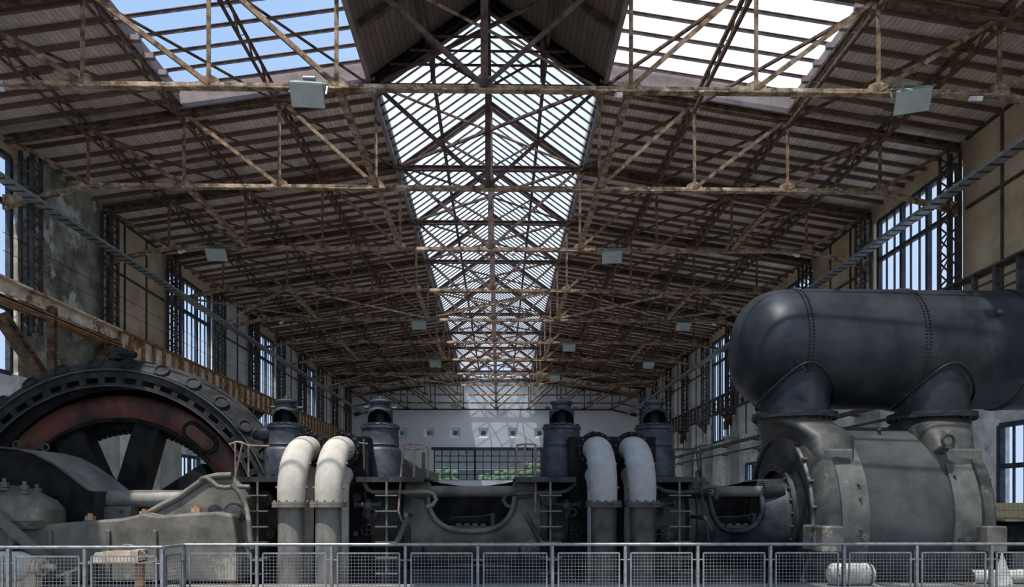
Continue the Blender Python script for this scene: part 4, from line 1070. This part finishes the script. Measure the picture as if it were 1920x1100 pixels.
MB().lathe([(1.90, 8.85), (2.0, 8.87), (2.0, 9.05), (1.9, 9.15), (1.6, 9.3), (0, 9.3)], (0, AY, BZ), ax, 96).build('end_frame', M['iron_mid'], bc)
b = MB(); bolts(b, (5.88, AY, BZ), (-1, 0, 0), 1.78, 22, .04, .10); bolts(b, (5.73, AY, BZ), (-1, 0, 0), 1.09, 26, .028, .06); bolts(b, (9.1, AY, BZ), (1, 0, 0), 1.85, 22, .04, .08)
b.each('stud', M['dark_nut'], bc)
b = MB()
for x_, angs in ((6.62, (-25, -5, 12, 20, 40)), (8.45, (-35, -10, 25, 45))):
    for a_ in angs:
        a = math.radians(a_); d = V(0, -math.cos(a), math.sin(a)); p = V(x_, AY, BZ)+d*1.95; b.cyl(p, p+d*.05, .03, n=8)
b.each('plug', M['dark_nut'], bc)
for px, py in ((1621, 1006), (1815, 1010)):   # small star shaped cocks
    p = W(px, py, 13.0); b = MB()
    for k in range(3): a = PI*k/3+.3; b.bar(p+V(math.cos(a)*.06, 0, math.sin(a)*.06), p-V(math.cos(a)*.06, 0, math.sin(a)*.06), .018)
    b.cyl(p, p+V(0, .25, 0), .02, n=8); b.build('drain_cock', M['iron'], bc)
# lugs on the front
def lug(px0, px1, py0, py1, yf, yb, mk, nm):
    a = W(px0, py0, yf); b_ = W(px1, py1, yf); dz = .9 if nm == 'upper_lug' else 0; return MB().prismx([(yf, a.z), (yb, a.z), (yb, b_.z-dz), (yf+.1, b_.z-dz), (yf, b_.z)] if dz else [(yf, a.z), (yb, a.z), (yb, b_.z), (yf, b_.z)], a.x, b_.x).build(nm, M[mk], bc, bevel=.03)
lug(1548, 1600, 841, 876, 13.38, 14.2, 'band_iron', 'upper_lug'); lug(1786, 1842, 841, 876, 13.38, 14.2, 'band_iron', 'upper_lug')
lug(1542, 1583, 986, 1036, 12.75, 13.6, 'iron', 'foot_block'); lug(1852, 1890, 986, 1036, 12.75, 13.6, 'iron', 'foot_block')
# housings up to the tank necks
NY = 14.62; NR = .70
def circ(cx, cy, rx, ry, z, n=40, e=2.0):
    o_ = []
    for k in range(n):
        t = 2*PI*k/n; c, s = math.cos(t), math.sin(t); o_.append(V(cx+rx*math.copysign(abs(c)**(2/e), c), cy+ry*math.copysign(abs(s)**(2/e), s), z))
    return o_
NX = [W(1489, 800, NY).x, W(1746, 800, NY).x]
zt = W(1489, 787, NY).z
for i, nx in enumerate(NX):
    tx = 6.32 if i == 0 else 8.62
    MB().loft([circ(tx, 15.0, .45, 1.75, BZ+.4, e=6), circ(tx, 15.0, .45, 1.62, BZ+1.2, e=6), circ(tx+.04, 14.95, .50, 1.45, BZ+1.60, e=5), circ(tx+(nx-tx)*.35, 14.85, .54, 1.15, BZ+1.78, e=4), circ(tx+(nx-tx)*.85, 14.7, .65, .85, BZ+1.92, e=2.6), circ(nx, NY, NR, NR, zt)]).build('neck_housing', M['iron_mid'], bc)
    m_ = MB().cyl((nx, NY, zt), (nx, NY, zt+.06), NR+.13, n=56); nf = m_.build('neck_flange', M['iron_dark'], bc)
    m_ = MB(); bolts(m_, (nx, NY, zt), (0, 0, -1), NR+.08, 28, .025, .03); m_.each('flange_bolt', M['iron_dark'], nf)
# bolt holes plate on the left face of the housing
m_ = MB()
for px, py in ((1437, 812), (1458, 812), (1432, 790+15), (1480, 810), (1445, 825)):
    p = W(px, py, 15.0); m_.cyl(V(5.84, 15.0, p.z), V(5.9, 15.0, p.z), .035, n=10); 
p = W(1778, 826, 13.2); m_ = MB().tube([p+V(math.cos(q)*.11, 0, math.sin(q)*.11) for q in [2*PI*k/18 for k in range(18)]], .03, 8, closed=True); m_.cyl(p-V(0, 0, .14), p-V(0, 0, .1), .1, n=12).cyl(p-V(0, -.1, .14), p-V(0, -.5, .2), .08, n=10).build('lifting_eye', M['iron_mid'], bc)
p = W(1649, 812, 14.1); MB().cyl(p-V(0, 0, .1), p+V(0, 0, .06), .025, n=8).ball(p+V(0, 0, .06), .04).build('oil_cup', M['iron_dark'], bc)
m_ = MB().bx(6.0, 6.6, 13.9, 16.2, -3.75, BZ-1.6).bx(8.4, 9.0, 13.9, 16.2, -3.75, BZ-1.6); m_.each('foot', M['iron_dark'], bc, bevel=.03)

# ---------------------------------------------------------------- riveted tank
TYc = 15.0; TZ = E+3.175; TR = 1.222
tk = thing('riveted_tank', 'long blue-black riveted air receiver tank with a domed end, above the drum', 'tank', (8, TYc, TZ-TR))
xs_ = W(1485, 545, 14.7).x; xe = W(1377, 650, 15.0).x; cl = xs_-xe
prof = [(.0, xe)]+[(TR*math.sin(a)**.74, xs_-cl*max(0, math.cos(a))**.74) for a in [PI/2*k/24 for k in range(1, 25)]]
MB().lathe(prof, (0, TYc, TZ), (1, 0, 0), 96).build('domed_end', M['tank'], tk, sharp=60)
s1 = W(1690, 545, 14.6).x; s2 = W(1893, 545, 14.6).x; xr = 12.9
MB().lathe([(TR+.012, xs_-.03), (TR+.012, s1+.06)], (0, TYc, TZ), (1, 0, 0), 96).lathe([(TR, s1-.02), (TR, s2)], (0, TYc, TZ), (1, 0, 0), 96).lathe([(TR+.012, s2-.06), (TR+.012, xr-.4)], (0, TYc, TZ), (1, 0, 0), 96).build('shell_plate', M['tank'], tk)
MB().lathe([(0, xr), (.6, xr-.05), (1.0, xr-.2), (TR, xr-.4), (TR+.012, xr-.42)], (0, TYc, TZ), (1, 0, 0), 64).build('domed_end', M['tank'], tk)
MB().lathe([(TR+.014, xs_-.035), (TR+.03, xs_-.03), (TR+.03, xs_), (TR+.013, xs_+.01)], (0, TYc, TZ), (1, 0, 0), 96).build('seam_lip', M['tank'], tk)
def rivets(xx, n=110):
    m_ = MB()
    for k in range(n):
        a = 2*PI*k/n; d = V(0, math.cos(a), math.sin(a)); p = V(xx, TYc, TZ)+d*(TR+.012)
        m_.tube([p, p+d*.014, p+d*.024], [.024, .020, .008], 6)
    return m_
for xx in (xs_+.05, s1-.07+.10, s1+.12-.0, s2+.02, ):
    rivets(xx).build('rivet_row', M['tank'], tk)['kind'] = 'stuff'
m_ = MB(); a = math.radians(-50); k = 0; xx = s2+.1
while xx < 11.5:
    d = V(0, -math.cos(a), math.sin(a)); p = V(xx, TYc, TZ)+d*(TR+.012); m_.tube([p, p+d*.014], .015, 6); xx += .07
m_.build('rivet_row', M['tank'], tk)['kind'] = 'stuff'
p = W(1872, 586, 13.85); m_ = MB().lathe([(0, .04), (.02, .05), (.035, .05), (.055, .03), (.055, -.08)], (p.x, 13.82, p.z), (0, -1, .3), 16); m_.build('plug_fitting', M['iron_mid'], tk)
for nx in NX:
    z6 = zt+.06
    MB().cyl((nx, NY, z6+.06), (nx, NY, TZ-.1), NR-.02, n=56).build('neck', M['tank'], tk)
    MB().cyl((nx, NY, z6), (nx, NY, z6+.06), NR+.12, n=56).build('neck_flange', M['iron_dark'], tk)
    # saddle collar following the tank surface
    m_ = MB(); rv_ = MB()
    pts = []
    for k in range(64):
        th = 2*PI*k/64; xx = nx+(NR+.05)*math.cos(th); yy = NY+(NR+.05)*math.sin(th); dy = yy-TYc
        dy = max(dy, -TR+.025); pts.append((xx, TYc+dy, TZ-math.sqrt(TR*TR-dy*dy)))
    fr_ = []
    for i_, (xx, yy, zz) in enumerate(pts):
        n_ = V(0, yy-TYc, zz-TZ).normalized(); q = V(xx, TYc, TZ)+n_*(TR+.022); fr_.append(q)
        if i_ % 1 == 0: rv_.tube([q, q+n_*.028], .016, 6)
    m_.tube(fr_, .022, 8, closed=True); m_.build('saddle_collar', M['tank'], tk); rv_.build('rivet_row', M['tank'], tk)['kind'] = 'stuff'
p = W(1500, 683, 13.75); MB().bar(p+V(-.1, 0, .1), p+V(.12, 0, -.12), .03, .02).build('hook', M['iron_dark'], tk)

# black pipe box at the right edge
rp = thing('black_duct', 'black rounded duct at the right edge below the window', 'duct', W(1900, 1030, 15))
a = W(1862, 976, 14.6); b_ = W(1916, 1034, 14.6)
MB().bx(a.x, b_.x, 14.2, 15.4, b_.z, a.z).build('duct_casing', M['black'], rp, bevel=.08)
MB().bx(a.x-.1, b_.x, 14.1, 15.5, a.z, a.z+.04).build('duct_lid', M['iron'], rp)
m_ = MB().cyl((b_.x-.3, 14.8, -3.75), (b_.x-.3, 14.8, b_.z), .2, n=16); m_.build('duct_leg', M['black'], rp)

# ---------------------------------------------------------------- loose objects in front of the engine
def boxw(px0, px1, py0, py1, yf, yb):
    a = W(px0, py0, yf); b = W(px1, py1, yf); return (a.x, b.x, yf, yb, b.z, a.z)
sc = W(1600, 1090, 12.15)
wp = thing('capped_pipe_stub', 'dirty white riveted pipe stub lying behind the railing below the drum', 'pipe', (W(1600, 1090, 12.1).x, 12.1, PL))
a = W(1553, 1078, 12.1); b_ = W(1637, 1078, 12.1)
m_ = MB().lathe([(0, 0), (.12, .01), (.18, .06), (.19, .12), (.19, b_.x-a.x-.1), (.17, b_.x-a.x-.04), (.1, b_.x-a.x), (0, b_.x-a.x)], (a.x, 12.1, PL+.19), (1, 0, 0), 28); m_.build('pipe_shell', M['white'], wp)
m_ = MB().lathe([(.20, .0), (.205, .0), (.205, .03), (.19, .03)], (b_.x-.12, 12.1, PL+.19), (1, 0, 0), 28)
for k in range(10):
    d = V(0, -math.cos(k*.7), abs(math.sin(k*.7))); q = V(a.x+.1+k*.06, 12.1, PL+.19)+d*.188; m_.ball(q, .018, n=6)
m_.each('band_rivet', M['iron_mid'], wp)
cn = thing('cone_cap', 'pale pointed cone beside a light round pipe at the lower right corner', 'machine part', (W(1878, 1090, 12.1).x, 12.1, PL))
c_ = W(1879, 1090, 12.1); MB().cyl((c_.x, 12.1, PL), (c_.x, 12.1, W(1879, 1036, 12.1).z), .17, .01, n=24).build('cone', M['white'], cn)
ps = thing('capped_pipe_stub', 'pale pipe stub running behind the cone at the lower right corner', 'pipe', (W(1830, 1090, 12.3).x, 12.3, PL))
a = W(1822, 1075, 12.3); b_ = W(1925, 1075, 12.3); MB().cyl((a.x, 12.32, PL+.12), (b_.x, 12.32, PL+.12), .12, n=20).build('pipe_shell', M['white'], ps)
MB().cyl((a.x-.03, 12.32, PL+.12), (a.x, 12.32, PL+.12), .125, n=20).build('end_cap', M['iron_mid'], ps)
for px, lab in ((1660, 'flat steel clamp plate on the kerb right of the white pipe stub'), (1806, 'flat steel clamp plate on the kerb left of the cone')):
    a = W(px, 1092, 12.2); t = thing('clamp_plate', lab, 'plate', (a.x, 12.1, PL), 'clamp plates on the foundation kerb')
    MB().bx(a.x-.12, a.x+.12, 11.95, 12.3, PL, PL+.03).build('plate', M['iron'], t, bevel=.01)
    m_ = MB().hexn((a.x-.05, 12.0, PL+.03), (0, 0, 1), .03, .03); m_.hexn((a.x+.06, 12.0, PL+.03), (0, 0, 1), .03, .03); m_.each('bolt', M['nut'], t)

# motor with belt lever at lower left
mo = thing('electric_motor', 'pale round electric motor behind the railing at the lower left corner', 'motor', (W(30, 1090, 12.0).x, 12.0, PL))
a = W(-30, 1068, 12.0); b_ = W(62, 1068, 12.0); l = b_.x-a.x
MB().lathe([(0, 0), (.18, .02), (.25, .1), (.26, .2), (.26, l-.22), (.22, l-.1), (.15, l-.02), (0, l)], (a.x, 12.0, PL+.34), (1, 0, 0), 28).build('motor_casing', M['white'], mo)
m_ = MB(); 
for k in range(3): m_.lathe([(.12, l-.02+k*.07), (.15, l-.02+k*.07), (.15, l+.03+k*.07), (.08, l+.03+k*.07)], (a.x, 12.0, PL+.34), (1, 0, 0), 20)
m_.cyl((b_.x, 12, PL+.34), (b_.x+.35, 12, PL+.34), .05, n=12); m_.build('shaft_coupling', M['crate'], mo)
MB().bx(a.x+.1, b_.x-.1, 11.85, 12.2, PL, PL+.12).bx(b_.x-.1, b_.x+.1, 11.9, 12.1, PL, PL+.25).build('base', M['crate'], mo, bevel=.01)
lv = thing('slanting_beam', 'flat pale steel beam slanting down in front of the bearing cap', 'beam', W(90, 1075, 12.3))
pts = [(-30, 950), (10, 982), (60, 1026), (95, 1056), (108, 1072), (110, 1080)]
m_ = MB(); P_ = [W(x, y, 12.35) for x, y in pts]
L1, L2 = [], []
for i in range(len(P_)):
    t = (P_[min(i+1, len(P_)-1)]-P_[max(i-1, 0)]).normalized(); n_ = V(-t.z, 0, t.x)*(.085); L1.append(P_[i]+n_); L2.append(P_[i]-n_)
poly = [(p.x, p.z) for p in L1]+[(p.x, p.z) for p in reversed(L2)]
m_.prism(poly, 12.33, 12.40).build('beam_plate', M['iron'], lv)
p = W(112, 1075, 12.3); MB().bar(p+V(-.05, 0, -.05), p+V(.3, 0, .08), .05, .05).bar(p+V(.15, 0, .02), p+V(.15, 0, p.z*-1+PL), .07, .07).build('support_arm', M['crate'], lv)
hw = thing('belt_pulley', 'grey wheel rim cut by the left edge below the bearing cap', 'wheel', W(-20, 1080, 12.6))
c_ = W(-35, 1005, 12.62); R_ = .62
MB().lathe([(.50, -.06), (.60, -.06), (.62, 0), (.60, .06), (.50, .06), (.50, -.06)], c_, (0, 1, 0), 56).build('wheel_rim', M['iron'], hw)
m_ = MB()
for k in range(4): a = PI/4+k*PI/2; m_.bar(c_, c_+V(math.cos(a), 0, math.sin(a))*.52, .07, .05)
m_.cyl(c_-V(0, .08, 0), c_+V(0, .08, 0), .1, n=16).build('wheel_spokes', M['iron'], hw)
MB().cyl(c_, c_+V(0, .5, 0), .05, n=12).build('axle', M['iron_mid'], hw)
tb = thing('work_table', 'small metal stand holding a faded tan box behind the left railing', 'table', (W(230, 1090, 12.0).x, 12.0, PL))
a = W(150, 1053, 12.0); b_ = W(292, 1053, 12.0); MB().bx(a.x, b_.x, 11.85, 12.25, a.z-.02, a.z).build('table_top', M['iron'], tb)
for px in (262,):
    q = W(px, 1053, 12.05); MB().bx(q.x-.06, q.x+.06, 12.0, 12.12, PL, a.z-.02).build('leg', M['nut'], tb)
q = W(180, 1053, 12.05); MB().bx(q.x-.03, q.x+.03, 12.0, 12.06, PL, a.z-.02).build('leg', M['iron_mid'], tb)
cb = thing('tool_box', 'faded tan open box resting on the small metal stand', 'box', (W(225, 1053, 12.0).x, 12.0, a.z))
x0 = W(173, 1050, 11.95).x; x1 = W(262, 1050, 11.95).x; z0 = a.z; z1 = W(200, 1033, 11.95).z; xm = W(198, 1050, 11.95).x
m_ = MB().bx(xm, x1, 11.90, 11.93, z0, z1).bx(xm, x1, 12.17, 12.2, z0, z1).bx(xm, xm+.03, 11.9, 12.2, z0, z1).bx(x1-.13, x1, 11.9, 12.2, z0, z1+.02).bx(xm, x1, 11.9, 12.2, z0, z0+.02)
m_.build('box_body', M['crate'], cb)
MB().prism([(x0, z0), (xm, z0), (xm, z1), (x0+.06, z1-.02)], 11.92, 12.18).build('box_flap', M['white'], cb)
MB().tube([W(x, y, 12.0) for x, y in ((228, 1023), (240, 1020), (255, 1024), (268, 1034), (277, 1042))], .009, 6).build('bail_wire', M['galv'], cb)

# ---------------------------------------------------------------- railing
ZR = E-.625
def railing(posts, Y, lab, panels=True):
    x0, x1 = posts[0], posts[-1]
    t = thing('guard_railing', lab, 'railing', ((x0+x1)/2, Y, 0), 'galvanised guard railing')
    MB().cyl((x0, Y, ZR), (x1, Y, ZR), .024, n=14).build('handrail', M['galv'], t)
    for x in posts:
        MB().bx(x-.02, x+.02, Y-.03, Y+.03, 0, ZR-.02).bx(x-.06, x+.06, Y-.06, Y+.06, 0, .012).build('post', M['galv'], t)
    for a, b in zip(posts, posts[1:]): panel(V(a, Y, 0), V(b, Y, 0), t)
    return t
def panel(a, b, t):
    d = (b-a); L_ = d.length; d.normalize(); g = .085; z0, z1 = .12, ZR-.125
    p = a+d*g; q = b-d*g; f = MB()
    up = V(0, 0, 1)
    for z in (z0, z1): f.bar(p+up*z, q+up*z, .022, .022)
    for c in (p, q): f.bar(c+up*z0, c+up*z1, .022, .022)
    for c, s in ((p, -1), (q, 1)):
        for z in (z1-.10, z0+.10): f.cyl(c+up*z, c+d*s*(g-.02)+up*z, .009, n=8); f.ball(c+d*s*.045+up*z, .014, n=6)
    o = f.build('mesh_panel', M['galv'], t)
    m_ = MB(); w_ = (q-p).length; n = max(2, round(w_/.05)); k_ = round((z1-z0)/.05)
    for i in range(1, n): m_.bar(p+d*w_*i/n+up*z0, p+d*w_*i/n+up*z1, .0048, .0048)
    for j in range(1, k_): zz = z0+(z1-z0)*j/k_; m_.bar(p+up*zz, q+up*zz, .0048, .0048)
    wire = m_.build('wire_mesh', M['galv'], o)
    pass
RY = 10.5; RY2 = 9.95
P1 = [W(p_, 1022, RY).x for p_ in (345, 482, 622, 760, 896, 1036, 1172, 1308, 1444, 1582, 1718, 1858, 1998)]
railing(P1, RY, 'long galvanised guard railing with wire mesh panels across the foreground')
P2 = [W(p_, 1025, RY2).x for p_ in (-128, 17, 160, 305)]
railing(P2, RY2, 'nearer left section of galvanised railing with wire mesh panels')
t = thing('guard_railing', 'short angled railing section joining the left and long railings', 'railing', (P2[-1], RY2, 0), 'galvanised guard railing')
a = V(P2[-1], RY2, 0); b_ = V(P1[0], RY, 0)
MB().cyl(a+V(0, 0, ZR), b_+V(0, 0, ZR), .024, n=14).build('handrail', M['galv'], t)
panel(a, b_, t)
